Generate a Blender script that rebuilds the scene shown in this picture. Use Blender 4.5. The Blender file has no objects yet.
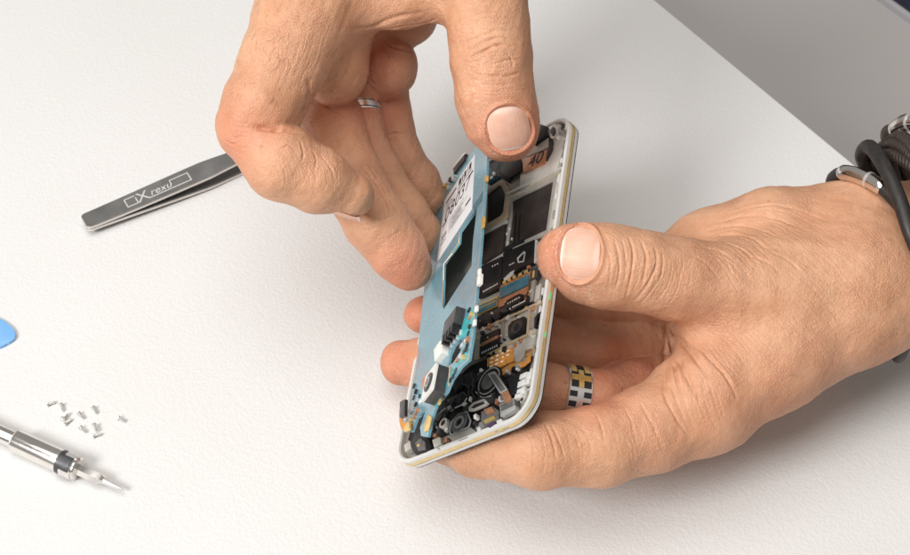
import bpy, bmesh, math, random
import numpy as np
from mathutils import Matrix, Vector
random.seed(7); rng = np.random.default_rng(7)
SC = bpy.context.scene
COL = SC.collection

# ------------------------------------------------------------------ camera frame
# working coordinates "q": millimetres, x right, y up, z towards the camera, origin 600 mm in front of it
FPX, CX, CY, DIST = 1530.0, 455.0, 277.5, 600.0
EL = math.radians(50)
XC = np.array([1., 0, 0]); YC = np.array([0, math.sin(EL), math.cos(EL)]); ZC = np.array([0, -math.cos(EL), math.sin(EL)])
RC = np.stack([XC, YC, ZC], 1)
ORG = np.array([0, 0, 0.052])

def W(q):
    q = np.asarray(q, float)
    return ORG + 0.001 * (q @ RC.T)
def P(px, py, z):
    d = DIST - z
    return np.array([(px - CX) * d / FPX, (CY - py) * d / FPX, z])
def ray_dir(px, py):
    return np.array([(px - CX) / FPX, (CY - py) / FPX, -1.0])
def on_table(px, py, h=0.0):
    """world point (m) where the view ray through a photo pixel meets the height h (m)"""
    o = W([0, 0, DIST]); d = RC @ ray_dir(px, py)
    t = (h - o[2]) / d[2]
    return o + t * d

# ------------------------------------------------------------------ object helpers
def tag(o, label=None, cat=None, group=None, kind=None):
    if label: o['label'] = label
    if cat: o['category'] = cat
    if group: o['group'] = group
    if kind: o['kind'] = kind
    return o
def link(o, parent=None):
    COL.objects.link(o)
    if parent is not None: o.parent = parent
    return o
def empty(name, mat4=None, **k):
    o = bpy.data.objects.new(name, None); o.empty_display_size = 0.01
    link(o)
    if mat4 is not None: o.matrix_world = mat4
    return tag(o, **k)
def mesh_obj(name, verts, faces, mat, parent=None, smooth=False, center=False):
    me = bpy.data.meshes.new(name)
    verts = np.asarray(verts, float)
    c = np.zeros(3)
    if center:
        c = verts.mean(0); c[2] = verts[:, 2].min()
        verts = verts - c
    me.from_pydata([tuple(v) for v in verts], [], [tuple(int(i) for i in f) for f in faces])
    me.update()
    if mat: me.materials.append(mat)
    if smooth: me.polygons.foreach_set('use_smooth', [True] * len(me.polygons))
    o = bpy.data.objects.new(name, me); link(o, parent)
    if center: o.location = c
    return o
def bm_obj(name, bm, mat, parent=None, smooth_angle=None):
    me = bpy.data.meshes.new(name)
    bmesh.ops.recalc_face_normals(bm, faces=bm.faces[:])
    bm.to_mesh(me); bm.free()
    if mat: me.materials.append(mat)
    if smooth_angle is not None:
        me.polygons.foreach_set('use_smooth', [True] * len(me.polygons))
        me.set_sharp_from_angle(angle=math.radians(smooth_angle))
    o = bpy.data.objects.new(name, me); link(o, parent)
    return o
MM = 0.001
def add_prism(bm, poly, z0, z1, bev=0.0):
    """poly in mm, extruded z0..z1 mm; adds to bm in metres"""
    vs = [bm.verts.new((x * MM, y * MM, z0 * MM)) for x, y in poly]
    f = bm.faces.new(vs)
    r = bmesh.ops.extrude_face_region(bm, geom=[f])
    nv = [g for g in r['geom'] if isinstance(g, bmesh.types.BMVert)]
    for v in nv: v.co.z = z1 * MM
    if bev > 0:
        es = set()
        for v in nv:
            for e in v.link_edges: es.add(e)
        bmesh.ops.bevel(bm, geom=list(es), offset=bev * MM, segments=2, profile=0.6, affect='EDGES', clamp_overlap=True)
def prism(name, poly, z0, z1, mat, parent, bev=0.0):
    bm = bmesh.new(); add_prism(bm, poly, z0, z1, bev)
    return bm_obj(name, bm, mat, parent, 35)
def rect(cx, cy, w, h, ang=0):
    c, s = math.cos(ang), math.sin(ang)
    return [(cx + x * c - y * s, cy + x * s + y * c) for x, y in ((-w/2, -h/2), (w/2, -h/2), (w/2, h/2), (-w/2, h/2))]
def circle(cx, cy, r, n=28, r2=None):
    r2 = r2 or r
    return [(cx + r * math.cos(2*math.pi*i/n), cy + r2 * math.sin(2*math.pi*i/n)) for i in range(n)]
def rrect(x0, y0, x1, y1, r, n=6):
    out = []
    for (cx, cy, a0) in ((x1-r, y1-r, 0), (x0+r, y1-r, 90), (x0+r, y0+r, 180), (x1-r, y0+r, 270)):
        for i in range(n + 1):
            a = math.radians(a0 + 90 * i / n); out.append((cx + r*math.cos(a), cy + r*math.sin(a)))
    return out
def ring_obj(name, outer, inner, z0, z1, mat, parent, bev=0.0):
    bm = bmesh.new(); n = len(outer)
    def lay(p, z): return [bm.verts.new((x*MM, y*MM, z*MM)) for x, y in p]
    a, b, c, d = lay(outer, z0), lay(outer, z1), lay(inner, z1), lay(inner, z0)
    for i in range(n):
        j = (i + 1) % n
        for p, q in ((a, b), (b, c), (c, d), (d, a)):
            bm.faces.new((p[i], p[j], q[j], q[i]))
    if bev:
        es = [e for e in bm.edges if (e.verts[0] in b and e.verts[1] in b) or (e.verts[0] in c and e.verts[1] in c)]
        bmesh.ops.bevel(bm, geom=es, offset=bev*MM, segments=2, profile=0.6, affect='EDGES', clamp_overlap=True)
    return bm_obj(name, bm, mat, parent, 40)
def catmull(pts, n=10, closed=False):
    pts = [np.asarray(p, float) for p in pts]; out = []
    N = len(pts)
    segs = N if closed else N - 1
    for i in range(segs):
        if closed: p0, p1, p2, p3 = pts[(i-1) % N], pts[i], pts[(i+1) % N], pts[(i+2) % N]
        else: p0, p1, p2, p3 = pts[max(i-1, 0)], pts[i], pts[i+1], pts[min(i+2, N-1)]
        for k in range(n):
            t = k / n
            out.append(0.5*((2*p1)+(-p0+p2)*t+(2*p0-5*p1+4*p2-p3)*t*t+(-p0+3*p1-3*p2+p3)*t**3))
    if not closed: out.append(pts[-1])
    return np.array(out)
def tube(pts, r, nseg=12, closed=False, r2=None, cap=True):
    """verts, faces of a tube along pts (same unit); r may be an array"""
    pts = np.asarray(pts, float); n = len(pts); r = np.broadcast_to(np.asarray(r, float), (n,))
    T = (np.roll(pts, -1, 0) - np.roll(pts, 1, 0)) if closed else np.gradient(pts, axis=0)
    T /= np.linalg.norm(T, axis=1)[:, None] + 1e-12
    ref = np.array([0, 0, 1.]) if abs(T[0][2]) < .9 else np.array([1., 0, 0])
    N = ref - T[0]*(ref @ T[0]); N /= np.linalg.norm(N)
    V = []; F = []
    Ns = []
    for i in range(n):
        N = N - T[i]*(N @ T[i]); N /= np.linalg.norm(N); Ns.append(N)
    Ns = np.array(Ns)
    if closed:
        B = np.cross(T[0], Ns[0]); e = Ns[-1] - T[0]*(Ns[-1] @ T[0])
        tw = math.atan2(e @ B, e @ Ns[0])
        for i in range(n):
            a = -tw*i/n; Bi = np.cross(T[i], Ns[i]); Ns[i] = Ns[i]*math.cos(a)+Bi*math.sin(a)
    for i in range(n):
        B = np.cross(T[i], Ns[i])
        for k in range(nseg):
            a = 2*math.pi*k/nseg
            V.append(pts[i] + r[i]*(Ns[i]*math.cos(a) + B*math.sin(a)))
    for i in range(n if closed else n - 1):
        j = (i+1) % n
        for k in range(nseg):
            l = (k+1) % nseg
            F.append((i*nseg+k, i*nseg+l, j*nseg+l, j*nseg+k))
    if cap and not closed:
        F.append(tuple(range(nseg))[::-1]); F.append(tuple((n-1)*nseg+k for k in range(nseg)))
    return np.array(V), F
def lathe(prof, nseg=40):
    """prof: list of (x along axis, radius); axis X"""
    V = []; F = []
    for x, r in prof:
        for k in range(nseg):
            a = 2*math.pi*k/nseg; V.append((x, r*math.cos(a), r*math.sin(a)))
    for i in range(len(prof)-1):
        for k in range(nseg):
            l = (k+1) % nseg; F.append((i*nseg+k, i*nseg+l, (i+1)*nseg+l, (i+1)*nseg+k))
    F.append(tuple(range(nseg))[::-1]); F.append(tuple((len(prof)-1)*nseg+k for k in range(nseg)))
    return V, F
def mesh_from(name, V, F, mat, parent=None, ang=35, scale=1.0):
    bm = bmesh.new(); vs = [bm.verts.new(tuple(np.asarray(v)*scale)) for v in V]
    for f in F:
        try: bm.faces.new([vs[i] for i in f])
        except ValueError: pass
    return bm_obj(name, bm, mat, parent, ang)
def text_obj(name, s, mat, parent, loc, size, rot=0, depth=0.00003, shear=0, spacing=1.0):
    cu = bpy.data.curves.new(name, 'FONT'); cu.body = s; cu.size = size; cu.extrude = depth; cu.shear = shear
    cu.space_character = spacing; cu.align_x = 'CENTER'; cu.align_y = 'CENTER'
    t = bpy.data.objects.new(name + '_tmp', cu); COL.objects.link(t)
    dg = bpy.context.evaluated_depsgraph_get()
    me = bpy.data.meshes.new_from_object(t.evaluated_get(dg))
    bpy.data.objects.remove(t); bpy.data.curves.remove(cu)
    me.materials.clear(); me.materials.append(mat)
    o = bpy.data.objects.new(name, me); link(o, parent)
    o.location = loc; o.rotation_euler = (0, 0, rot)
    return o

# ------------------------------------------------------------------ materials
def new_mat(name):
    m = bpy.data.materials.new(name); m.use_nodes = True
    nt = m.node_tree; b = nt.nodes['Principled BSDF']
    return m, nt, b
def nd(nt, t, **inp):
    n = nt.nodes.new(t)
    for k, v in inp.items():
        key = k.replace('_', ' ')
        if key in n.inputs: n.inputs[key].default_value = v
        else: setattr(n, k, v)
    return n
def mixc(nt, fac, a, b, blend='MIX'):
    n = nt.nodes.new('ShaderNodeMix'); n.data_type = 'RGBA'; n.blend_type = blend
    for i, v in ((0, fac), (6, a), (7, b)):
        if hasattr(v, 'links') or hasattr(v, 'is_linked'): nt.links.new(v, n.inputs[i])
        else: n.inputs[i].default_value = v
    return n.outputs[2]
def ramp(nt, src, p0, p1, c0=(0, 0, 0, 1), c1=(1, 1, 1, 1)):
    n = nt.nodes.new('ShaderNodeValToRGB'); n.color_ramp.elements[0].position = p0; n.color_ramp.elements[1].position = p1
    n.color_ramp.elements[0].color = c0; n.color_ramp.elements[1].color = c1
    nt.links.new(src, n.inputs[0]); return n.outputs[0]
def objco(nt):
    return nt.nodes.new('ShaderNodeTexCoord').outputs['Object']
def noise(nt, scale, detail=4, rough=.55, vec=None):
    n = nd(nt, 'ShaderNodeTexNoise', Scale=scale, Detail=detail, Roughness=rough)
    nt.links.new(vec if vec is not None else objco(nt), n.inputs['Vector']); return n.outputs[0]
def c4(c): return (c[0], c[1], c[2], 1.0)
def plain(name, col, rough=.5, metal=0., var=.12, vscale=600, bump=0.0, bscale=3000, spec=.5, coat=0.):
    """procedural material: colour broken up by noise, roughness smudges, optional fine bump"""
    m, nt, b = new_mat(name)
    n = noise(nt, vscale, 4)
    lo = tuple(c*(1-var) for c in col); hi = tuple(min(1, c*(1+var)) for c in col)
    nt.links.new(ramp(nt, n, .3, .7, c4(lo), c4(hi)), b.inputs['Base Color'])
    r = ramp(nt, noise(nt, vscale*.37, 3), .3, .7, (max(.02, rough-.08),)*3+(1,), (min(1, rough+.1),)*3+(1,))
    nt.links.new(r, b.inputs['Roughness'])
    b.inputs['Metallic'].default_value = metal
    b.inputs['Specular IOR Level'].default_value = spec
    b.inputs['Coat Weight'].default_value = coat
    if bump:
        bp = nd(nt, 'ShaderNodeBump', Strength=bump, Distance=.0001)
        nt.links.new(noise(nt, bscale, 3), bp.inputs['Height']); nt.links.new(bp.outputs[0], b.inputs['Normal'])
    return m

M = {}
M['white_frame'] = plain('white_frame', (.66, .65, .63), .24, .1, .04, 200)
M['gold_trim'] = plain('gold_trim', (.74, .56, .28), .32, .5, .1, 300)
M['steel'] = plain('steel', (.72, .70, .68), .3, .6, .08, 300)
M['chrome'] = plain('chrome', (.80, .77, .74), .12, 1, .04, 200)
M['mag_plate'] = plain('mag_plate', (.40, .37, .33), .42, .45, .1, 260, .15)
M['mag_light'] = plain('mag_light', (.60, .57, .52), .40, .4, .1, 260, .15)
M['beige_gasket'] = plain('beige_gasket', (.55, .42, .28), .5, .2, .12, 400)
M['black_film'] = plain('black_film', (.014, .011, .011), .25, 0, .3, 200, 0, 3000, .3)
M['brown_film'] = plain('brown_film', (.030, .021, .018), .30, 0, .3, 150, 0, 3000, .35)
M['black_plastic'] = plain('black_plastic', (.013, .012, .013), .34, 0, .3, 500, .3, 3000, .4)
M['dark_grey'] = plain('dark_grey', (.052, .050, .052), .36, .2, .2, 500, .2)
M['mid_grey'] = plain('mid_grey', (.14, .135, .13), .36, .2, .2, 500, .2)
M['chip_teal'] = plain('chip_teal', (.045, .16, .22), .22, 0, .2, 350, 0, 3000, .6)
M['copper'] = plain('copper', (.62, .30, .17), .36, .6, .14, 500)
M['flex_orange'] = plain('flex_orange', (.62, .26, .06), .36, .15, .18, 700)
M['gold'] = plain('gold', (.82, .58, .20), .3, .6, .12, 800)
M['solder'] = plain('solder', (.80, .80, .78), .28, .5, .1, 1500)
M['pad_white'] = plain('pad_white', (.80, .78, .74), .45, 0, .06, 900)
M['green_mark'] = plain('green_mark', (.12, .50, .22), .4, 0, .1, 600)
M['label_white'] = plain('label_white', (.74, .76, .79), .55, 0, .04, 300)
M['ink'] = plain('ink', (.015, .015, .02), .6, 0, .2, 900)
M['purple_part'] = plain('purple_part', (.10, .06, .12), .3, .2, .2, 900)
M['dark_cavity'] = plain('dark_cavity', (.03, .018, .014), .5, 0, .3, 500)
M['camera_white'] = plain('camera_white', (.72, .71, .68), .4, .1, .06, 500)
M['glass_black'] = plain('glass_black', (.006, .006, .008), .06, 0, .1, 200)
M['etch'] = plain('etch', (.62, .62, .60), .55, .2, .06, 900)
M['leather_black'] = plain('leather_black', (.020, .017, .016), .5, 0, .35, 500, .5, 2500)
M['leather_brown'] = plain('leather_brown', (.034, .022, .017), .5, 0, .35, 900, .5, 2500)
M['blue_plastic'] = plain('blue_plastic', (.20, .45, .84), .35, 0, .05, 200)
M['knurl_grey'] = plain('knurl_grey', (.085, .085, .09), .45, .6, .2, 700, .4, 4000)
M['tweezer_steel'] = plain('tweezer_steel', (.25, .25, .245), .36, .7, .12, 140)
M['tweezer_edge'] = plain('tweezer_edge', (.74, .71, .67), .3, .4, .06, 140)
M['silver'] = plain('silver', (.90, .88, .85), .22, .85, .05, 300)
M['screw_metal'] = plain('screw_metal', (.84, .83, .80), .2, .8, .2, 1800)

# blue circuit board: solder mask with faint trace pattern
m, nt, b = new_mat('board_blue'); M['board'] = m
co = objco(nt)
n1 = noise(nt, 90, 3); base = ramp(nt, n1, .35, .65, (.105, .270, .350, 1), (.145, .325, .405, 1))
br = nd(nt, 'ShaderNodeTexBrick', Scale=160.0, Mortar_Size=.03); nt.links.new(co, br.inputs['Vector'])
br.inputs['Color1'].default_value = (0, 0, 0, 1); br.inputs['Color2'].default_value = (.5, .5, .5, 1); br.inputs['Mortar'].default_value = (1, 1, 1, 1)
nt.links.new(mixc(nt, ramp(nt, br.outputs[0], .5, 1.0, (0, 0, 0, 1), (.22, .22, .22, 1)), base, (.25, .42, .48, 1)), b.inputs['Base Color'])
vd = nd(nt, 'ShaderNodeTexVoronoi', Scale=520.0); nt.links.new(co, vd.inputs['Vector'])
via = ramp(nt, vd.outputs['Distance'], .10, .16, (1, 1, 1, 1), (0, 0, 0, 1)); vm = nd(nt, 'ShaderNodeMath', operation='MULTIPLY'); nt.links.new(via, vm.inputs[0])
nt.links.new(ramp(nt, noise(nt, 130, 2), .52, .56), vm.inputs[1])
lk = b.inputs['Base Color'].links[0].from_socket; nt.links.new(mixc(nt, vm.outputs[0], lk, (.62, .60, .48, 1)), b.inputs['Base Color'])
nt.links.new(ramp(nt, noise(nt, 75, 4), .3, .7, (.12,)*3+(1,), (.34,)*3+(1,)), b.inputs['Roughness']); b.inputs['Coat Weight'].default_value = .2; b.inputs['Coat Roughness'].default_value = .12
M['board_teal'] = plain('board_teal', (.06, .42, .45), .3, 0, .25, 600)

# table: white leather-grained laminate
m, nt, b = new_mat('table_leatherette'); M['table'] = m
co = objco(nt)
n1 = noise(nt, 7, 3)
nt.links.new(ramp(nt, n1, .3, .7, (.695, .69, .682, 1), (.72, .716, .712, 1)), b.inputs['Base Color'])
b.inputs['Roughness'].default_value = .55
v = nd(nt, 'ShaderNodeTexVoronoi', Scale=760.0, feature='SMOOTH_F1'); v.inputs['Smoothness'].default_value = .5
nz = nd(nt, 'ShaderNodeTexNoise', Scale=300.0, Detail=4.0)
nt.links.new(co, nz.inputs['Vector'])
mx = nd(nt, 'ShaderNodeVectorMath', operation='MULTIPLY_ADD'); nt.links.new(nz.outputs['Color'], mx.inputs[0]); mx.inputs[1].default_value = (.0022,)*3
nt.links.new(co, mx.inputs[2]); nt.links.new(mx.outputs[0], v.inputs['Vector'])
ad = nd(nt, 'ShaderNodeMath', operation='MULTIPLY_ADD'); nt.links.new(nz.outputs[0], ad.inputs[0]); ad.inputs[1].default_value = .9; nt.links.new(v.outputs['Distance'], ad.inputs[2])
bp = nd(nt, 'ShaderNodeBump', Strength=.36, Distance=.00034); nt.links.new(ad.outputs[0], bp.inputs['Height'])
nt.links.new(bp.outputs[0], b.inputs['Normal'])
M['floor'] = plain('floor_grey', (.45, .43, .42), .7, 0, .04, 3)
M['navy'] = plain('navy_cloth', (.012, .012, .035), .8, 0, .2, 60)
M['trim_light'] = plain('trim_light', (.45, .44, .47), .5, 0, .05, 20)

# skin
def skin_mat(name):
    m, nt, b = new_mat(name)
    co = objco(nt)
    base = ramp(nt, noise(nt, 55, 5, .6), .32, .68, (.540, .262, .142, 1), (.690, .385, .238, 1))
    fine = ramp(nt, noise(nt, 900, 3, .6), .35, .7, (0, 0, 0, 1), (.30, .30, .30, 1))
    base = mixc(nt, fine, base, (.74, .45, .295, 1))
    at = nd(nt, 'ShaderNodeAttribute', attribute_name='blush')
    base = mixc(nt, at.outputs['Fac'], base, (.620, .215, .130, 1))
    # dry skin flecks
    dr = nd(nt, 'ShaderNodeAttribute', attribute_name='dry')
    f0 = nd(nt, 'ShaderNodeMath', operation='MULTIPLY'); nt.links.new(ramp(nt, noise(nt, 1500, 4, .65), .52, .64), f0.inputs[0]); nt.links.new(ramp(nt, noise(nt, 330, 3), .44, .56), f0.inputs[1]); fl = f0.outputs[0]
    mul = nd(nt, 'ShaderNodeMath', operation='MULTIPLY'); nt.links.new(dr.outputs['Fac'], mul.inputs[0]); nt.links.new(fl, mul.inputs[1])
    base = mixc(nt, mul.outputs[0], base, (.84, .66, .54, 1))
    # blotches, freckles and small brown spots
    base = mixc(nt, ramp(nt, noise(nt, 24, 4, .6), .45, .75, (0, 0, 0, 1), (.45, .45, .45, 1)), base, (.56, .225, .135, 1))
    fv = nd(nt, 'ShaderNodeTexVoronoi', Scale=150.0); nt.links.new(co, fv.inputs['Vector'])
    fm = nd(nt, 'ShaderNodeMath', operation='MULTIPLY'); nt.links.new(ramp(nt, fv.outputs['Distance'], .07, .17, (.5, .5, .5, 1), (0, 0, 0, 1)), fm.inputs[0]); nt.links.new(ramp(nt, noise(nt, 60, 2), .5, .6), fm.inputs[1])
    base = mixc(nt, fm.outputs[0], base, (.36, .165, .085, 1))
    nt.links.new(base, b.inputs['Base Color'])
    b.inputs['Roughness'].default_value = .50
    nt.links.new(ramp(nt, noise(nt, 110, 5), .3, .7, (.36,)*3+(1,), (.60,)*3+(1,)), b.inputs['Roughness'])
    b.inputs['Specular IOR Level'].default_value = .42
    b.subsurface_method = 'RANDOM_WALK' if hasattr(b, 'subsurface_method') else 'RANDOM_WALK'
    b.inputs['Subsurface Weight'].default_value = .22
    b.inputs['Subsurface Radius'].default_value = (1.0, .35, .18)
    b.inputs['Subsurface Scale'].default_value = .0022
    # relief: stretched criss-cross furrows + pores
    mp = nd(nt, 'ShaderNodeMapping'); nt.links.new(co, mp.inputs[0]); mp.inputs['Rotation'].default_value = (0, 0, .75); mp2 = nd(nt, 'ShaderNodeMapping'); nt.links.new(mp.outputs[0], mp2.inputs[0]); mp2.inputs['Scale'].default_value = (.55, 1.5, 1.3)
    wn = nd(nt, 'ShaderNodeTexNoise', Scale=220.0, Detail=3.0); nt.links.new(co, wn.inputs['Vector'])
    wv = nd(nt, 'ShaderNodeVectorMath', operation='MULTIPLY_ADD'); nt.links.new(wn.outputs['Color'], wv.inputs[0]); wv.inputs[1].default_value = (.0016,)*3; nt.links.new(mp2.outputs[0], wv.inputs[2])
    vo = nd(nt, 'ShaderNodeTexVoronoi', Scale=820.0, feature='DISTANCE_TO_EDGE'); nt.links.new(wv.outputs[0], vo.inputs['Vector'])
    furrow = ramp(nt, vo.outputs['Distance'], 0.0, .22)
    n2 = noise(nt, 1900, 4, .6)
    a = nd(nt, 'ShaderNodeMath', operation='MULTIPLY_ADD'); nt.links.new(n2, a.inputs[0]); a.inputs[1].default_value = .8; nt.links.new(furrow, a.inputs[2])
    n3 = noise(nt, 260, 4, .6)
    a2 = nd(nt, 'ShaderNodeMath', operation='MULTIPLY_ADD'); nt.links.new(n3, a2.inputs[0]); a2.inputs[1].default_value = 1.0; nt.links.new(a.outputs[0], a2.inputs[2])
    am = ramp(nt, noise(nt, 48, 3), .35, .65, (.25, .25, .25, 1), (1, 1, 1, 1))
    a3 = nd(nt, 'ShaderNodeMath', operation='MULTIPLY'); nt.links.new(a2.outputs[0], a3.inputs[0]); nt.links.new(am, a3.inputs[1])
    bp = nd(nt, 'ShaderNodeBump', Strength=.55, Distance=.00036); nt.links.new(a3.outputs[0], bp.inputs['Height'])
    nt.links.new(bp.outputs[0], b.inputs['Normal'])
    return m
M['skin'] = skin_mat('skin')
M['hair'] = plain('hair', (.20, .115, .065), .5, 0, .3, 900)
m, nt, b = new_mat('fingernail'); M['nail'] = m
at = nd(nt, 'ShaderNodeAttribute', attribute_name='tip')
col = ramp(nt, noise(nt, 160, 3), .3, .7, (.70, .40, .29, 1), (.76, .47, .36, 1))
nt.links.new(mixc(nt, at.outputs['Fac'], col, (.84, .72, .64, 1)), b.inputs['Base Color'])
b.inputs['Roughness'].default_value = .46; b.inputs['Subsurface Weight'].default_value = .15; b.inputs['Subsurface Radius'].default_value = (1, .4, .3); b.inputs['Subsurface Scale'].default_value = .0012
rg = nd(nt, 'ShaderNodeAttribute', attribute_name='across')
wvn = nd(nt, 'ShaderNodeTexNoise', noise_dimensions='1D', Scale=14.0, Detail=3.0); nt.links.new(rg.outputs['Fac'], wvn.inputs['W'])
bp = nd(nt, 'ShaderNodeBump', Strength=.8, Distance=.0002); nt.links.new(wvn.outputs[0], bp.inputs['Height']); nt.links.new(bp.outputs[0], b.inputs['Normal'])

# ------------------------------------------------------------------ phone pose (q frame, mm)
PL, PWID, PT = 142.0, 72.5, 5.5
PA = np.array([0.14906158, 0.80289623, -0.57718133])     # towards the phone's top
PB = np.array([-0.67737742, -0.34232417, -0.65113285])   # towards its left edge
PN = np.array([-0.72037523, 0.48802849, 0.4928364])      # out of the open back
PO = np.array([25.51211288, -47.07518858, 72.17542029])  # lower right corner
def under(px, py, r, gap=0.0):
    """point whose ball of radius r touches the screen side of the phone"""
    d = ray_dir(px, py); o = np.array([0, 0, DIST])
    t = (-(PT + r + gap) - PN @ (o - PO)) / (PN @ d)
    return o + t * d

# ------------------------------------------------------------------ hands: one implicit surface each, meshed by surface nets
def smin(a, b, k):
    h = np.maximum(k - np.abs(a - b), 0.0) / k
    return np.minimum(a, b) - h*h*k*0.25
class Field:
    def __init__(s, lo, hi, h):
        s.lo = np.array(lo, float); s.h = h
        s.n = np.ceil((np.array(hi) - s.lo)/h).astype(int) + 1
        s.D = np.full(s.n, 40.0, np.float32)
    def prim(s, A, B, ra, rb, M=14, st=None):
        A = np.asarray(A, float); B = np.asarray(B, float); R = max(ra, rb) + M
        lo = np.minimum(A, B) - R; hi = np.maximum(A, B) + R
        i0 = np.clip(np.floor((lo - s.lo)/s.h).astype(int), 0, s.n); i1 = np.clip(np.ceil((hi - s.lo)/s.h).astype(int) + 1, 0, s.n)
        if (i1 <= i0).any(): return None
        sl = tuple(slice(a, b) for a, b in zip(i0, i1))
        ax = [(s.lo[i] + s.h*np.arange(i0[i], i1[i])).astype(np.float32) for i in range(3)]
        p = [ax[0][:, None, None] - A[0], ax[1][None, :, None] - A[1], ax[2][None, None, :] - A[2]]
        d = B - A
        if st is not None:                       # squash along a direction: st = (axis, factor)
            n, g = np.asarray(st[0], float), st[1]; n = n/np.linalg.norm(n)
            dn = (p[0]*n[0] + p[1]*n[1] + p[2]*n[2])*(g - 1)
            p = [p[i] + dn*n[i] for i in range(3)]; d = d + (g - 1)*(d @ n)*n
        L2 = max(d @ d, 1e-9)
        t = np.clip((p[0]*d[0] + p[1]*d[1] + p[2]*d[2])/L2, 0, 1)
        q = np.sqrt((p[0]-t*d[0])**2 + (p[1]-t*d[1])**2 + (p[2]-t*d[2])**2)
        t = t*t*(3-2*t)*.5 + t*.5
        return sl, (q - (ra + (rb - ra)*t)).astype(np.float32)
    def sub(s):
        f = Field.__new__(Field); f.lo, f.h, f.n = s.lo, s.h, s.n; f.D = np.full(s.n, 40.0, np.float32); return f
    def chain(s, pts, k=5.0):
        """pts: list of (q, r)"""
        if len(pts) == 1: pts = pts*2
        for (a, ra), (b_, rb) in zip(pts[:-1], pts[1:]):
            r = s.prim(a, b_, ra, rb)
            if r: s.D[r[0]] = smin(s.D[r[0]], r[1], k)
    def merge(s, f, k):
        s.D = smin(s.D, f.D, k)
    def sample(s, Q):
        u = (np.asarray(Q) - s.lo)/s.h; u = np.clip(u, 0, s.n - 1.001); i = u.astype(int); f = u - i
        out = 0
        for dx in (0, 1):
            for dy in (0, 1):
                for dz in (0, 1):
                    w = (f[:, 0] if dx else 1-f[:, 0])*(f[:, 1] if dy else 1-f[:, 1])*(f[:, 2] if dz else 1-f[:, 2])
                    out = out + w*s.D[i[:, 0]+dx, i[:, 1]+dy, i[:, 2]+dz]
        return out
    def hit(s, pix):
        """first surface point behind each photo pixel"""
        out = []
        for px, py in pix:
            d = ray_dir(px, py); t = np.arange(DIST - 95, DIST + 110, .25)
            Q = np.array([0, 0, DIST]) + t[:, None]*d
            inside = ((Q > s.lo) & (Q < s.lo + s.h*(s.n-1))).all(1)
            v = np.where(inside, s.sample(Q), 9.0)
            k = np.argmax(v < 0)
            out.append(Q[k] if v[k] < 0 else None)
        return out
    def nets(s):
        D = s.D; S = D < 0
        n = s.n - 1
        cnt = np.zeros(n, np.uint8)
        offs = [(a, b, c) for a in (0, 1) for b in (0, 1) for c in (0, 1)]
        for a, b, c in offs: cnt += S[a:a+n[0], b:b+n[1], c:c+n[2]]
        mix = (cnt > 0) & (cnt < 8); del cnt
        I = np.argwhere(mix); idx = np.full(n, -1, np.int32); idx[mix] = np.arange(len(I))
        acc = np.zeros((len(I), 3)); w = np.zeros(len(I))
        for o1 in offs:
            for ax in range(3):
                if o1[ax]: continue
                o2 = list(o1); o2[ax] = 1
                d1 = D[tuple((I + o1).T)]; d2 = D[tuple((I + o2).T)]
                m = (d1 < 0) != (d2 < 0)
                t = np.where(m, d1/np.where(m, d1 - d2, 1), 0)
                p = np.array(o1, float)[None] + t[:, None]*(np.array(o2) - np.array(o1))
                acc += p*m[:, None]; w += m
        V = s.lo + s.h*(I + acc/w[:, None])
        F = []
        for ax in range(3):
            b, c = (ax+1) % 3, (ax+2) % 3
            sl1 = [slice(None)]*3; sl2 = [slice(None)]*3; sl1[ax] = slice(0, -1); sl2[ax] = slice(1, None)
            s1, s2 = S[tuple(sl1)], S[tuple(sl2)]
            E = np.argwhere(s1 != s2); E = E[(E[:, b] > 0) & (E[:, c] > 0) & (E[:, b] < n[b]) & (E[:, c] < n[c])]
            if not len(E): continue
            pos = s1[tuple(E.T)]
            def g(db, dc):
                e = E.copy(); e[:, b] -= db; e[:, c] -= dc; return idx[tuple(e.T)]
            q = np.stack([g(0, 0), g(1, 0), g(1, 1), g(0, 1)], 1)
            q[~pos] = q[~pos][:, ::-1]; F.append(q)
        F = np.concatenate(F); F = F[(F >= 0).all(1)]
        return V, F
    def normals(s, V):
        e = s.h; g = np.stack([s.sample(V + d) - s.sample(V - d) for d in np.eye(3)*e], 1)
        return g/(np.linalg.norm(g, axis=1)[:, None] + 1e-9)
def lumps(V, seed, scale, amp):
    r = np.random.default_rng(seed); out = np.zeros(len(V))
    for _ in range(14):
        k = r.normal(size=3); k *= r.uniform(.6, 1.6)/np.linalg.norm(k)/scale
        out += np.sin(V @ k*2*np.pi + r.uniform(0, 6.28))
    return out/14**.5*amp
def polydist(V, line):
    """distance of every vertex to a polyline and the taper along it"""
    d = np.full(len(V), 99.0); tt = np.zeros(len(V))
    n = len(line) - 1
    lo = line.min(0) - 4; hi = line.max(0) + 4
    m = ((V > lo) & (V < hi)).all(1); U = V[m]
    dm = np.full(len(U), 99.0); tm = np.zeros(len(U))
    for i in range(n):
        a, b = line[i], line[i+1]; ab = b - a
        t = np.clip((U - a) @ ab/max(ab @ ab, 1e-9), 0, 1)
        q = np.linalg.norm(U - a - t[:, None]*ab, axis=1)
        k = q < dm; dm[k] = q[k]; tm[k] = (i + t[k])/n
    d[m] = dm; tt[m] = tm
    return d, tt
CS = 1.5
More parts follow.
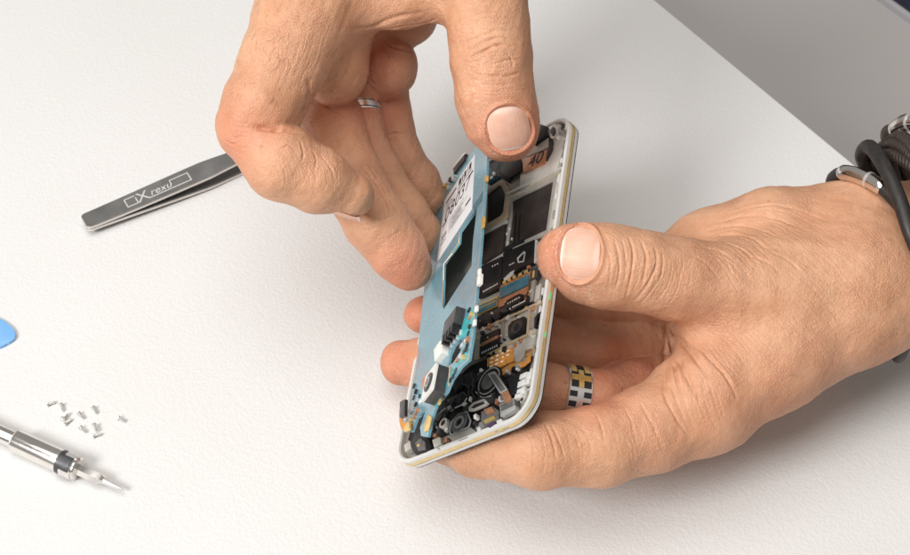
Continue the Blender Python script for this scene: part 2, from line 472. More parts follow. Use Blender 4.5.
def creases(fld, V, N, lst):
    """lst: (pixels, depth mm, width mm[, closed]) ; negative depth raises a fold"""
    disp = np.zeros(len(V))
    for c in lst:
        pix = catmull([np.array([p[0], p[1], 0.]) for p in c[0]], 6, len(c) > 3)
        h = [q for q in fld.hit([(p[0], p[1]) for p in pix]) if q is not None]
        if len(h) < 2: continue
        if len(c) > 3: h.append(h[0])
        line = np.array(h)
        keep = [0] + [i for i in range(1, len(line)) if np.linalg.norm(line[i]-line[i-1]) < 6]
        line = line[keep]
        d, t = polydist(V, line)
        c = (c[0], c[1]*CS, c[2]*(1 if len(c) > 3 or c[2] > .95 else .62)) + tuple(c[3:])
        tap = 1.0 if len(c) > 3 else np.sin(np.pi*np.clip(t, 0, 1))**.75*(.8 + .2*np.sin(t*23 + c[1]*40))
        g = np.exp(-(d/c[2])**2) - .15*np.exp(-((d-2.4*c[2])/(1.3*c[2]))**2)
        disp -= c[1]*tap*g
    return disp
def near(V, pts, r):
    a = np.zeros(len(V))
    for p in pts: a = np.maximum(a, np.exp(-(np.linalg.norm(V - p, axis=1)/r)**2))
    return a
def subdivide(V, F):
    n = len(V); E = np.concatenate([np.stack([F[:, i], F[:, (i+1) % 4]], 1) for i in range(4)])
    key = np.sort(E, 1); key = key[:, 0].astype(np.int64)*n + key[:, 1]
    uq, inv = np.unique(key, return_inverse=True)
    a, b_ = uq // n, uq % n
    mid = (V[a] + V[b_])/2; cen = V[F].mean(1); m = len(F)
    e = [n + inv[i*m:(i+1)*m] for i in range(4)]; c = n + len(uq) + np.arange(m)
    Q = np.concatenate([np.stack([F[:, i], e[i], c, e[i-1]], 1) for i in range(4)])
    return np.concatenate([V, mid, cen]), Q
def add_hair(hand, fld, regions, name='hair'):
    """fine body hair rooted on the skin: regions = (x0, y0, x1, y1, count, direction px, length mm)"""
    r = np.random.default_rng(5); Vs = []; Fs = []; nv = 0; b0 = np.array(hand.location)
    for x0, y0, x1, y1, cnt, dr_, ln in regions:
        pix = np.stack([r.uniform(x0, x1, cnt), r.uniform(y0, y1, cnt)], 1)
        H = [h for h in fld.hit(pix) if h is not None]
        if not H: continue
        H = np.array(H); N = fld.normals(H)
        for h, nn_ in zip(H, N):
            d = np.array([dr_[0], -dr_[1], 0.]) + r.normal(size=3)*.35; d -= nn_*(d @ nn_); d /= np.linalg.norm(d)
            l = ln*r.uniform(.5, 1.2); lift = r.uniform(.15, .45); t = np.linspace(0, 1, 6)[:, None]
            bend = np.cross(nn_, d)*r.normal()*.25
            path = h - nn_*.3 + l*(t*d + nn_*(lift*t*(1.3-t)) + bend*t*t)
            v, f = tube(path, np.linspace(.040, .012, 6), 4)
            Vs.append(v); Fs += [tuple(i + nv for i in q) for q in f]; nv += len(v)
    o = mesh_obj(name, W(np.concatenate(Vs)) - b0, Fs, M['hair'], hand, True)
    return tag(o, kind='stuff')
def build_hand(name, fld, cr, blush, dry, base_q, lump_seed, nails, **k):
    V, F = fld.nets()
    V, F = subdivide(V, F); N = fld.normals(V)
    V = V - N*np.clip(fld.sample(V), -.3, .3)[:, None]
    disp = creases(fld, V, N, cr) + lumps(V, lump_seed, 14, .22) + lumps(V, lump_seed+1, 5, .06) + lumps(V, lump_seed+2, 2.6, .025)
    for cen, u, v in nails:                      # nail beds sink so that the plates lie in them
        dd = DIST - V[:, 2]; px = CX + FPX*V[:, 0]/dd - cen[0]; py = CY - FPX*V[:, 1]/dd - cen[1]
        iv = np.linalg.inv(np.array([u, v]).T); a, b_ = iv[0, 0]*px + iv[0, 1]*py, iv[1, 0]*px + iv[1, 1]*py
        q = fld.hit([cen])[0]
        e = (np.abs(a)**2.7 + np.abs(b_)**2.7)**(1/2.7); m_ = (np.linalg.norm(V - q, axis=1) < 16) & (N[:, 2] > .05)
        disp = np.where(m_, disp*np.clip((e-.9)/.1, 0, 1) - .75*np.clip((1.0-e)/.08, 0, 1), disp)
    V = V + N*disp[:, None]
    b0 = W(base_q)
    Vw = W(V) - b0
    me = bpy.data.meshes.new(name)
    me.vertices.add(len(V)); me.vertices.foreach_set('co', Vw.ravel())
    me.loops.add(F.size); me.loops.foreach_set('vertex_index', F.ravel().astype(np.int32))
    me.polygons.add(len(F)); me.polygons.foreach_set('loop_start', np.arange(0, F.size, 4, dtype=np.int32))
    me.polygons.foreach_set('use_smooth', np.ones(len(F), bool))
    me.update(); me.validate()
    for nm, arr in (('blush', near(V, *blush)*.8), ('dry', near(V, *dry))):
        at = me.attributes.new(nm, 'FLOAT', 'POINT'); at.data.foreach_set('value', arr.astype(np.float32))
    me.materials.append(M['skin'])
    o = bpy.data.objects.new(name, me); link(o); o.location = b0
    return tag(o, **k)
def nail(hand, fld, cen, ax_u, ax_v, name, tip_at=1, lift=-.22, sq=2.7, dome=.5, n=26, tipw=.22):
    """nail plate over an ellipse in the photo (centre, half axis across, half axis towards the free edge)"""
    cen, u, v = np.array(cen, float), np.array(ax_u, float), np.array(ax_v, float)
    g = np.linspace(-1, 1, n); S = []
    for a in g:
        for b in g:
            # square -> superellipse
            r = (abs(a)**sq + abs(b)**sq)**(1/sq); mx = max(abs(a), abs(b))
            k = mx/r if r > 1e-6 else 1
            S.append((a*k, b*k))
    S = np.array(S)
    fit = S*.92
    H = fld.hit([tuple(cen + p[0]*u + p[1]*v) for p in fit])
    ok = [i for i, h in enumerate(H) if h is not None]
    A = lambda s: np.stack([np.ones(len(s)), s[:, 0], s[:, 1], s[:, 0]**2, s[:, 0]*s[:, 1], s[:, 1]**2], 1)
    co, *_ = np.linalg.lstsq(A(fit[ok]), np.array([H[i] for i in ok]), rcond=None)
    Q = A(S) @ co
    du = A(S + [1e-3, 0]) @ co - Q; dv = A(S + [0, 1e-3]) @ co - Q
    N = np.cross(du, dv); N /= np.linalg.norm(N, axis=1)[:, None]
    if N[:, 2].mean() < 0: N = -N
    e = np.maximum(0, 1 - (np.abs(S)**sq).sum(1))
    top = Q + N*(lift + dome*(1 - np.exp(-e*2.5)) - .25*(1-np.exp(-e*9))*0)[:, None]
    bot = Q - N*.7
    b0 = np.array(hand.location)
    V = np.concatenate([W(top), W(bot)]) - b0
    F = []
    nn = n*n
    for i in range(n-1):
        for j in range(n-1):
            a = i*n+j; f = (a, a+1, a+n+1, a+n); F.append(f); F.append(tuple(nn+x for x in f[::-1]))
    rim = [i*n for i in range(n)] + [(n-1)*n+j for j in range(1, n)] + [i*n+n-1 for i in range(n-2, -1, -1)] + [j for j in range(n-2, 0, -1)]
    for i in range(len(rim)):
        a, b_ = rim[i], rim[(i+1) % len(rim)]; F.append((a, b_, nn+b_, nn+a))
    bm = bmesh.new(); vs = [bm.verts.new(tuple(x)) for x in V]
    for f in F:
        try: bm.faces.new([vs[i] for i in f])
        except ValueError: pass
    o = bm_obj(name, bm, M['nail'], hand, 50)
    tipv = np.clip((S[:, 1]*tip_at - (1 - 2*tipw))/.12 , 0, 1)
    lun = .45*np.clip((-S[:, 1]*tip_at - .62 - .3*S[:, 0]**2)/.2, 0, 1)
    rim_ = np.clip(((np.abs(S)**sq).sum(1)**(1/sq) - .95)/.04, 0, 1)*.35
    for nm, arr in (('tip', np.maximum(np.maximum(tipv, lun), rim_)), ('across', S[:, 0])):
        at = o.data.attributes.new(nm, 'FLOAT', 'POINT'); at.data.foreach_set('value', np.concatenate([arr, arr]).astype(np.float32))
    return o
def side_nail(hand, name, cen, axis, face, r, ln, half, tip=.25):
    """nail plate seen edge-on: an arc of radius r about the finger's axis, centred on the direction 'face'"""
    axis = axis/np.linalg.norm(axis); face = face - axis*(face @ axis); face /= np.linalg.norm(face); sd_ = np.cross(axis, face)
    b0 = np.array(hand.location); V = []; F = []; m_ = 13; n_ = 15; tv = []
    for lay in (0, 1):
        for i in range(n_):
            s_ = i/(n_-1)
            for j in range(m_):
                w_ = -1 + 2*j/(m_-1); a_ = math.radians(half)*w_
                x = ln*(s_ - .5) - (1.6*w_*w_ if i > n_*.6 else 0)*(s_-.6)/.4*1.2
                rr_ = r*(1 - .10*s_**3) - lay*.5
                V.append(W(cen + axis*x + rr_*(face*math.cos(a_) + sd_*math.sin(a_)*.95)) - b0); tv.append(min(1, max(0, (s_-(1-tip))/.05)))
    k = n_*m_
    for i in range(n_-1):
        for j in range(m_-1):
            a = i*m_+j; F.append((a, a+1, a+m_+1, a+m_)); F.append((k+a+m_, k+a+m_+1, k+a+1, k+a))
    rim = [j for j in range(m_)] + [i*m_+m_-1 for i in range(1, n_)] + [(n_-1)*m_+j for j in range(m_-2, -1, -1)] + [i*m_ for i in range(n_-2, 0, -1)]
    for i in range(len(rim)): a, b_ = rim[i], rim[(i+1) % len(rim)]; F.append((b_, a, k+a, k+b_))
    bm = bmesh.new(); vs = [bm.verts.new(tuple(x)) for x in V]
    for f in F: bm.faces.new([vs[i] for i in f])
    o = bm_obj(name, bm, M['nail'], hand, 50)
    at = o.data.attributes.new('tip', 'FLOAT', 'POINT'); at.data.foreach_set('value', np.array(tv, np.float32))
    return o
def oval(cen, u, v, s=1.0, n=14):
    return [tuple(np.array(cen) + s*(math.cos(2*math.pi*i/n)*np.array(u) + math.sin(2*math.pi*i/n)*np.array(v))) for i in range(n)]

def fan(a, b_, n, depth, width, seed=1):
    """n fine, irregular lines between two drawn ones"""
    r = np.random.default_rng(seed); A = catmull([np.array([*q, 0.]) for q in a], 6); B = catmull([np.array([*q, 0.]) for q in b_], 6)
    ia = np.linspace(0, 1, 9); f = lambda L_, t: np.stack([np.interp(t, np.linspace(0, 1, len(L_)), L_[:, i]) for i in (0, 1)], 1)
    out = []
    for k in range(n):
        u = (k + r.uniform(-.4, .4))/max(n-1, 1); t0, t1 = r.uniform(0, .35), r.uniform(.65, 1)
        tt = t0 + (t1-t0)*ia; L_ = f(A, tt)*(1-u) + f(B, tt)*u + r.normal(size=(9, 2))*.5
        out.append(([tuple(q) for q in L_], depth*r.uniform(.5, 1.3), width*r.uniform(.8, 1.3)))
    return out
GRID = 0.55
C = lambda px, py, z, r: (P(px, py, z), r)
U = lambda px, py, r, gap=0: (under(px, py, r, gap), r)

# ---- hand gripping the right rim
R = Field(np.array([-60, -92, -75]), np.array([234, 46, 75]), GRID)
palm = R
palm.chain([C(985, 240, -4, 21.5), C(930, 238, -4, 21.5), C(850, 243, -3, 23), C(775, 243, -3, 20.5), C(715, 258, -6, 18.5), C(668, 275, -10, 15)], 8)
palm.chain([C(985, 288, 6, 20.5), C(930, 286, 6, 20.5), C(850, 313, 14, 20.5), C(770, 355, 22, 20.5), C(703, 402, 30, 18.8), C(652, 428, 35, 15.8)], 7)
palm.chain([C(930, 262, 2, 22), C(850, 280, 10, 23), C(770, 305, 14, 23), C(722, 335, 14, 18)], 10)
palm.chain([C(760, 300, -12, 20), C(695, 340, -26, 15), C(650, 360, -24, 12)], 8)      # palm behind the web
palm.chain([C(745, 350, 16, 18), C(714, 366, 14, 12.5)], 6)
th = R.sub()
th.chain([C(830, 282, 12, 19.5), C(725, 288, 24, 16.2), C(680, 280, 30, 14.6), C(640, 271, 34, 14.0), C(603, 266, 35, 14.6), C(578, 260, 35, 12.6), C(566, 256, 35, 10.2)], 6)
fi = R.sub()
def finger(pts, k=3.5):
    f = R.sub(); f.chain(pts, k); fi.merge(f, .8)
finger([C(652, 428, 36, 15.6), C(600, 446, 42, 14.6), C(540, 450, 46, 13.6), U(480, 444, 12.4, .5), U(432, 430, 11.0)])
finger([C(676, 378, -16, 12), C(632, 392, 0, 12), C(592, 402, 17, 11.6), C(540, 393, 20, 11.3), U(480, 378, 10.6), C(425, 364, -14, 10.2), C(402, 363, -17, 9.0)])
finger([C(676, 345, -26, 12), C(630, 350, -16, 12), C(588, 352, -6, 11.8), C(545, 347, -2, 11.4), U(490, 330, 10.5), U(440, 316, 9.2), C(422, 315, -34, 7.6)])
finger([C(670, 305, -26, 12), C(625, 308, -20, 11.8), C(582, 309, -14, 11.5), C(540, 300, -13, 11), U(490, 285, 9.5)])
palm.merge(fi, 4.5)
palm.merge(th, 9)
RINGPOS = (P(572, 399, 18.2), P(592, 402, 17) - P(540, 393, 20))
nailR = ((580, 253.5), (-3, 26), (-19.5, -2.8))
crR = [
    # thumb joint folds
    ([(614, 238), (618, 255), (619, 275), (614, 292)], .45, .7), ([(629, 236), (633, 252), (631, 275), (625, 300)], .6, .7),
    ([(641, 240), (646, 256), (644, 276), (640, 290)], .5, .7), ([(655, 246), (656, 265), (648, 283), (634, 302)], .5, .8),
    ([(622, 237), (625, 255), (625, 280)], .25, .5), ([(662, 250), (662, 272), (652, 290), (640, 304)], .3, .6), ([(606, 244), (610, 262), (609, 282)], .2, .5),
    ([(672, 262), (668, 284), (656, 302)], .25, .6), ([(682, 262), (678, 286), (668, 304)], .22, .6),
    # skin gathered over the thumb base
    ([(718, 236), (735, 234), (752, 239), (768, 250)], .75, .9), ([(705, 232), (730, 226), (755, 228), (785, 240)], .35, .9),
    ([(715, 224), (745, 216), (775, 219), (810, 232)], .35, .9), ([(730, 214), (760, 206), (790, 208), (830, 222)], .3, .9),
    ([(700, 240), (725, 242), (745, 252), (760, 266)], .35, .8), ([(690, 246), (715, 250), (738, 264)], .3, .8), ([(745, 254), (766, 262), (782, 276)], .25, .8),
    ([(770, 252), (790, 262), (806, 280)], .2, .8), ([(690, 255), (706, 264), (722, 282)], .2, .8),
    # web and palm folds
    ([(668, 322), (676, 336), (690, 352), (710, 378)], 1.2, .98), ([(666, 322), (672, 345), (684, 372), (700, 402)], .9, .98), ([(666, 322), (665, 350), (664, 378), (667, 408)], .6, .98), ([(669, 340), (674, 366), (680, 392)], .7, .8), ([(700, 352), (722, 372), (738, 400)], .5, .9),
    ([(662, 390), (672, 412), (688, 436)], .4, .8), ([(640, 404), (652, 424), (662, 448)], .3, .8), ([(624, 408), (632, 424), (636, 444)], .22, .7), ([(688, 342), (712, 360), (736, 390)], .3, .8),
    
    ([(544, 422), (552, 440), (557, 462)], .38, .6), ([(551, 424), (560, 444), (565, 462)], .28, .6), ([(489, 438), (493, 455), (493, 474)], .35, .6), ([(594, 412), (601, 426), (604, 442)], .25, .7),
    *fan([(608, 240), (612, 262), (608, 296)], [(690, 250), (690, 285), (672, 312)], 22, .13, .5, 2),
    *fan([(690, 248), (720, 262), (745, 300)], [(770, 205), (810, 214), (870, 250)], 26, .12, .55, 3),
    *fan([(668, 322), (690, 350), (712, 382)], [(720, 300), (760, 340), (790, 372)], 16, .12, .55, 4),
    *fan([(664, 330), (668, 380), (690, 440)], [(712, 380), (722, 410), (730, 430)], 14, .13, .6, 5),
    *fan([(740, 300), (780, 335), (815, 370)], [(800, 215), (850, 260), (890, 320)], 30, .08, .55, 6),
    *fan([(520, 428), (528, 450), (526, 480)], [(640, 420), (650, 440), (655, 468)], 16, .10, .6, 7),
    # nail fold
    (oval(*nailR, 1.02), .5, .7, True), (oval(*nailR, 1.15), -.42, .8, True),
]
hr = build_hand('hand', R, crR, ([P(566, 258, 40), P(402, 363, -14), P(422, 315, -30), P(640, 360, 10), P(600, 360, 20), P(560, 310, 20), P(590, 400, 40)], 13),
    ([P(560, 280, 42), P(575, 285, 44), P(556, 240, 42), P(590, 296, 44)], 9), [60, -30, 0], 3, [nailR],
    label='hand reaching in from the right, thumb on the phone rim, bracelets on its wrist', cat='hand')
nail(hr, R, *nailR, 'thumb_nail', tipw=.10)
add_hair(hr, R, [(735, 215, 905, 340, 170, (-.3, .8), 3.2), (700, 300, 850, 400, 60, (-.5, .6), 2.4)])

# ---- hand coming down from the top, lifting the board
Lf = Field(np.array([-102, -12, -75]), np.array([42, 190, 42]), GRID)
back = Lf
back.chain([C(368, -112, -14, 24), C(365, -60, -14, 25), C(345, 0, -18, 18)], 10)                       # wrist to hand
back.chain([C(412, -112, -12, 23), C(420, -60, -12, 24), C(430, -15, -16, 15)], 10)
back.chain([C(318, -40, 0, 20), C(306, 15, 6, 18.5), C(284, 62, 12, 17)], 8)                            # index metacarpal and knuckle
back.chain([C(318, -20, 2, 15), C(352, 2, 0, 11), C(400, 0, 0, 9.5), C(450, -10, 2, 11)], 8)             # thumb web
back.chain([C(332, 34, -12, 16), C(334, 70, -11, 14)], 6)
back.chain([C(352, 60, -40, 15), C(380, 30, -38, 15)], 8)
hy = Lf.sub(); hy.chain([C(386, 66, -33, 13.4), C(370, 74, -35, 12)], 5); hy2 = Lf.sub(); hy2.chain([C(404, 14, -34, 14)], 5); hy.merge(hy2, 1.2)
thL = Lf.sub()
thL.chain([C(470, -90, 4, 19), C(482, -20, 6, 16.2), C(488, 22, 7, 14.8), C(491, 56, 8, 14.8), C(495, 96, 8, 14.2), C(503, 122, 7, 12.8), C(507, 131, 6, 11.3)], 6)
fL = Lf.sub()
def fingerL(pts, k=3.5, j=.8):
    f = Lf.sub(); f.chain(pts, k); fL.merge(f, j)
idx = Lf.sub()
idx.chain([C(284, 60, 12, 16.6), C(262, 108, 15, 15.2), C(252, 128, 16, 13.2)], 4)
i2 = Lf.sub(); i2.chain([C(249, 128, 16, 12.6), C(282, 163, 18, 13.8), C(318, 180, 16, 12.0), C(352, 194, 12, 8.6)], 4)
idx.merge(i2, 1.0)
fingerL([C(332, 84, -34, 12.5), C(333, 126, -23, 12.6), C(346, 172, -15, 13.2), C(378, 224, -13, 12.4), C(398, 252, -15, 11.4), C(409, 268, -16, 9.2)])
fingerL([C(352, 88, -34, 11), C(356, 128, -31, 10.5), C(374, 172, -31, 10.5), C(402, 212, -36, 10.2), C(424, 236, -40, 8.8)])
fingerL([C(380, 78, -46, 11.5), C(386, 122, -47, 11.0), C(396, 156, -48, 10.6), C(416, 182, -52, 9.6), C(430, 198, -54, 8.4)])
back.merge(hy, 3)
back.merge(fL, 1.4)
back.merge(idx, 3)
back.merge(thL, 8)
nailL = ((509, 128.5), (21, -3.8), (4.3, 21.5))
crL = [
    *fan([(458, 60), (488, 52), (526, 56)], [(462, 22), (490, 14), (522, 16)], 12, .12, .5, 8),
    *fan([(460, 92), (490, 96), (530, 92)], [(458, 60), (488, 60), (526, 62)], 14, .13, .5, 9),
    *fan([(262, 10), (252, 50), (236, 100)], [(330, 20), (318, 60), (300, 100)], 18, .08, .6, 10),
    *fan([(268, 150), (280, 170), (282, 190)], [(335, 158), (342, 178), (338, 200)], 16, .11, .5, 11),
    *fan([(340, 200), (362, 214), (384, 214)], [(372, 255), (392, 262), (414, 252)], 14, .08, .55, 12),
    *fan([(226, 118), (240, 122), (262, 122)], [(228, 150), (240, 154), (262, 160)], 10, .12, .5, 13),
    *fan([(355, 100), (380, 98), (410, 100)], [(372, 172), (390, 174), (414, 168)], 12, .07, .55, 14),
    (oval(*nailL, 1.02), .5, .7, True), (oval(*nailL, 1.14), -.42, .8, True),
    ([(468, 59), (482, 52), (498, 45), (514, 47)], .6, .8), ([(466, 52), (480, 44), (500, 37), (516, 42)], .35, .7), ([(472, 73), (490, 76), (508, 76), (520, 72)], .5, .8),
    ([(462, 44), (480, 36), (500, 30), (518, 34)], .25, .7), ([(474, 66), (492, 64), (508, 60), (520, 60)], .3, .6), ([(476, 82), (494, 86), (512, 84)], .25, .7), ([(504, 52), (511, 58), (513, 68)], .35, .6),
    # index: crease under the knuckle and joint folds
    ([(248, 126), (268, 129), (284, 130), (304, 133)], 1.2, .98), ([(226, 140), (232, 144), (240, 142)], .3, .6), ([(230, 134), (236, 138), (244, 134)], .25, .6),
    ([(309, 78), (307, 100), (299, 122)], .6, 1.0), ([(300, 140), (303, 152), (302, 162)], .4, .7), ([(312, 150), (316, 160), (314, 172)], .3, .7), ([(322, 156), (330, 168), (334, 178)], .25, .7),
    ([(280, 150), (288, 146), (296, 150)], .3, .7),
    ([(308, 96), (328, 90), (346, 74), (356, 40)], .4, 1.0), ([(308, 96), (330, 108), (346, 118)], .4, .8), ([(345, 30), (372, 26), (400, 16), (424, 12)], .6, 1.0), ([(360, 32), (390, 28), (418, 24), (438, 18)], .5, .9),
    ([(355, 110), (378, 104), (402, 96)], .4, .8), ([(362, 68), (370, 80), (380, 88)], .3, .8), ([(384, 38), (392, 46), (416, 52)], .6, .9),
    ([(362, 166), (374, 182), (386, 200), (391, 214)], .6, .8), ([(367, 163), (382, 186), (393, 206)], .4, .6), ([(384, 137), (396, 133), (410, 136)], .5, .8), ([(350, 220), (366, 230), (380, 226)], .2, .7),
    ([(368, 214), (382, 220), (396, 214)], .2, .7), ([(388, 240), (398, 232), (412, 232)], .15, .7),
]
hl = build_hand('hand', Lf, crL, ([P(508, 135, 14), P(405, 268, -10), P(250, 135, 20), P(350, 110, -20), P(370, 60, -20), P(385, 100, -35)], 14),
    ([P(480, 80, 20), P(482, 128, 18), P(500, 152, 16), P(475, 100, 18)], 9), [-20, 60, -10], 11, [nailL],
    label='hand reaching down from above, its fingers behind the blue board', cat='hand')
nail(hl, Lf, *nailL, 'thumb_nail', tipw=.08)
add_hair(hl, Lf, [(235, 0, 345, 100, 230, (-.4, .8), 4.0), (455, 0, 520, 40, 50, (.1, .9), 3.0)])
side_nail(hl, 'finger_nail', P(354, 195, 12), P(352, 194, 12) - P(318, 180, 16), np.array([-.15, -1, -.30]), 9.6, 13, 40, .10)
side_nail(hl, 'finger_nail', P(405, 263, -16.5), P(409, 268, -16) - P(392, 243, -14.5), np.array([-1., -.5, -.25]), 9.9, 11, 40, .12)

# ------------------------------------------------------------------ smartphone with its back off
def frame_mat(o, x, y, z):
    mt = Matrix.Identity(4); ow = W(o)
    for j, a in enumerate((x, y, z)):
        aw = RC @ a
        for i in range(3): mt[i][j] = aw[i]
    for i in range(3): mt[i][3] = ow[i]
    return mt
def plane_coords(px, py, o, x, y, z, h):
    d = ray_dir(px, py); c = np.array([0, 0, DIST]); o2 = o + z*h
    t = (o2 - c) @ z/(d @ z); q = c + t*d - o2
    return (q @ x, q @ y)
def ph(px, py, c=-1.5): return plane_coords(px, py, PO, PA, PB, PN, c)
def pp(pts, c=-1.5): return [ph(x, y, c) for x, y in pts]
phone = empty('smartphone', frame_mat(PO, PA, PB, PN), label='white and gold smartphone with its back cover off, held between both hands', cat='smartphone')
def pz(name, pts, c0, c1, mat, bev=.12, parent=phone, at=None):
    """raised piece: outline traced on the height c1"""
    return prism(name, pp(pts, c1 if at is None else at), c0, c1, M[mat], parent, min(bev, .16))
RO = 10.5
def rr(d): return rrect(d, d, PL-d, PWID-d, RO-d if RO-d > .8 else .8, 9)
ring_obj('frame', rr(0), rr(1.55), -1.5, 0, M['white_frame'], phone, .4)
ring_obj('gold_band', rr(-.1), rr(1.5), -3.1, -1.5, M['gold_trim'], phone)
ring_obj('rim_seam', rr(.15), rr(1.5), -3.5, -3.1, M['ink'], phone)
ring_obj('lower_rim', rr(.05), rr(1.5), -4.9, -3.5, M['white_frame'], phone)
ring_obj('inner_wall', rr(1.5), rr(1.9), -3.05, -.5, M['mag_light'], phone, .1)
prism('screen_glass', rr(.25), -PT, -4.9, M['glass_black'], phone, 0)
prism('chassis', rr(1.6), -4.6, -3.0, M['mag_plate'], phone, 0)
# --- upper half
pz('top_plate', [(497, 152), (560, 128), (566, 134), (557, 190), (552, 196), (508, 216), (484, 232), (484, 160)], -3, -1.9, 'mag_plate', .2)
pz('top_bridge', [(520, 166), (548, 152), (556, 133), (566, 138), (557, 170), (520, 192)], -2.0, -1.2, 'mag_light', .2)
pz('earpiece_frame', [(534, 131), (553, 124), (560, 124), (552, 144), (543, 150), (526, 157)], -2.0, -.8, 'mag_light', .2)
pz('earpiece', [(534, 129), (541, 124), (546, 126), (546, 135), (533, 144)], -1.6, .9, 'black_plastic', .3)
pz('earpiece_contact', [(535, 131), (538, 129.5), (538, 133.5), (535, 135)], .9, 1.2, 'flex_orange', 0)
pz('screw_boss', [(553+5*math.cos(a*math.pi/6), 131+8*math.sin(a*math.pi/6)) for a in range(12)], -1.2, -.3, 'steel', .25)
pz('screw_head', [(553+2.6*math.cos(a*math.pi/6), 131+4.4*math.sin(a*math.pi/6)) for a in range(12)], -.3, 0.0, 'dark_grey', .1)
pz('flex_cable', [(549, 134), (554, 131), (552, 150), (547, 160), (543, 163), (543, 158), (548, 150)], -1.2, -.6, 'dark_cavity', .1)
fx = pz('copper_pad', [(522.5, 159), (547, 149.5), (545.5, 163), (523, 173)], -1.2, -.55, 'copper', .15)
a, c = ph(535, 160, -.5)
text_obj('marking', '40', M['ink'], fx, (a*MM, c*MM, -.0005), .0085, math.radians(-90), .00002, .2)
pz('camera_hole_frame', [(494, 150), (515, 160), (517, 172), (508, 182), (498, 176), (489, 166)], -2.2, -1.0, 'black_plastic', .2)
pz('camera_block', [(501, 158), (520, 158), (522, 170), (509, 178), (501, 172)], -1.0, -.4, 'black_plastic', .1)
pz('shield_can', [(488, 164), (499, 173), (498, 178), (488, 184)], -2, -1.1, 'chip_teal', .1)
pz('contact', [(493, 171), (496, 173), (495, 176), (492, 174)], -1.1, -.8, 'solder', .05)
pz('contact', [(490, 177), (493, 175), (493, 178), (490, 180)], -1.1, -.8, 'solder', .05)
pz('ridge', [(506, 193), (562, 166), (562, 168.5), (506, 195.5)], -1.9, -1.0, 'mag_light', .1)
pz('ridge', [(510, 196), (559, 173), (559, 174), (510, 197.4)], -1.9, -1.3, 'gold', .05)
pz('side_rail', [(557, 176), (562, 170), (553, 230), (549, 260), (545, 262), (549, 226)], -1.9, -.9, 'mag_light', .15)
pz('side_gasket', [(562.5, 168), (564, 167), (551, 256), (549.5, 256)], -1.9, -.7, 'beige_gasket', 0)
# hexagonal gasket with its window
o_ = [(486, 190), (500, 180), (505, 182), (510, 192), (507, 216), (503, 221), (484, 231)]
i_ = [(487, 194), (498.5, 185), (501, 186), (505, 194), (503, 212), (500, 216), (486, 224)]
ring_obj('gasket', pp(o_, -1.2), pp(i_, -1.2), -2.2, -1.2, M['beige_gasket'], phone, .1)
pz('dark_window', [(487, 194), (499, 185), (502, 186), (505.5, 194), (503.5, 212), (500, 217), (485, 225)], -2.3, -1.75, 'brown_film', 0)
ring_obj('bay_rim', pp([(509, 197), (557, 174), (549, 233), (518, 247), (505, 250), (509, 215)], -1.2), pp([(512, 201), (553, 181), (546, 230), (518, 243), (508, 245), (512, 215)], -1.2), -2.1, -1.2, M['mag_plate'], phone, .15)
pz('battery_bay', [(512, 201), (553, 181), (546, 231), (518, 244), (507, 246), (512, 215)], -2.3, -1.7, 'brown_film', 0)
for x in (514.5, 518.5):
    pz('rib', [(x, 214), (x+1.3, 213), (x-.5, 243), (x-1.8, 244)], -1.8, -1.1, 'black_film', .1)
for x, y in ((506, 233), (509, 228), (511, 238), (507, 242)):
    pz('contact', [(x, y), (x+1.3, y-.6), (x+1.2, y+1.2), (x-.1, y+1.8)], -1.6, -1.1, 'solder', 0)
pz('plate_edge', [(484, 231), (507, 219), (506.5, 222), (484, 234)], -2, -1.0, 'mag_light', .1)
pz('dark_plate', [(484, 234), (505, 223), (503, 250), (481, 264)], -2.2, -1.5, 'brown_film', .1)
pz('black_strip', [(504, 247), (524, 238), (524, 242), (503, 252)], -1.8, -.9, 'black_plastic', .15)
cv = pz('antenna_cover', [(503, 253), (535, 239), (535, 262), (519, 268), (509, 277), (502, 279)], -2, -.7, 'black_film', .25)
ring_obj('glyph', pp([(517, 258), (524, 251), (525.5, 252), (524, 262), (518, 263)], -.66), pp([(518.6, 258.6), (523.2, 253.6), (524.2, 254), (523, 260.8), (519, 261.6)], -.66), -.75, -.6, M['steel'], cv)
for k in range(4): pz('glyph', [(509+1.4*k, 264.6-.7*k), (510+1.4*k, 264.1-.7*k), (510+1.4*k, 265.2-.7*k), (509+1.4*k, 265.8-.7*k)], -.75, -.62, 'steel', 0, cv)
pz('cover_edge', [(535, 239), (536.5, 239.5), (535.5, 262.5), (533.8, 263)], -1.8, -.4, 'steel', .1)
pz('metal_tab', [(503, 279), (510, 272), (514, 270), (511, 276), (505, 281)], -1.2, -.35, 'steel', .15)
bl = pz('battery_connector_block', [(481, 266), (502, 256), (501, 287), (478, 298)], -2.2, -1.0, 'black_film', .2)
for k in range(9): pz('lettering', [(483+1.7*k, 291-.95*k+(k % 2)*.5), (484.1+1.7*k, 290.3-.95*k), (484.0+1.7*k, 291.9-.95*k), (482.9+1.7*k, 292.5-.95*k)], -1.02, -.92, 'steel', 0, bl)
for k in range(3): pz('lettering', [(492+2.4*k, 266-1.2*k), (493.2+2.4*k, 265.3-1.2*k), (493.1+2.4*k, 266.4-1.2*k), (491.9+2.4*k, 267-1.2*k)], -1.02, -.9, 'solder', 0, bl)
ch = pz('chip_frame', [(500, 285.5), (530, 271), (526, 298), (508, 309), (498, 309)], -2.0, -1.0, 'copper', .1)
pz('chip', [(500.5, 288), (528.5, 274.5), (527.5, 285), (499.5, 298.5)], -1.0, -.55, 'chip_teal', .08)
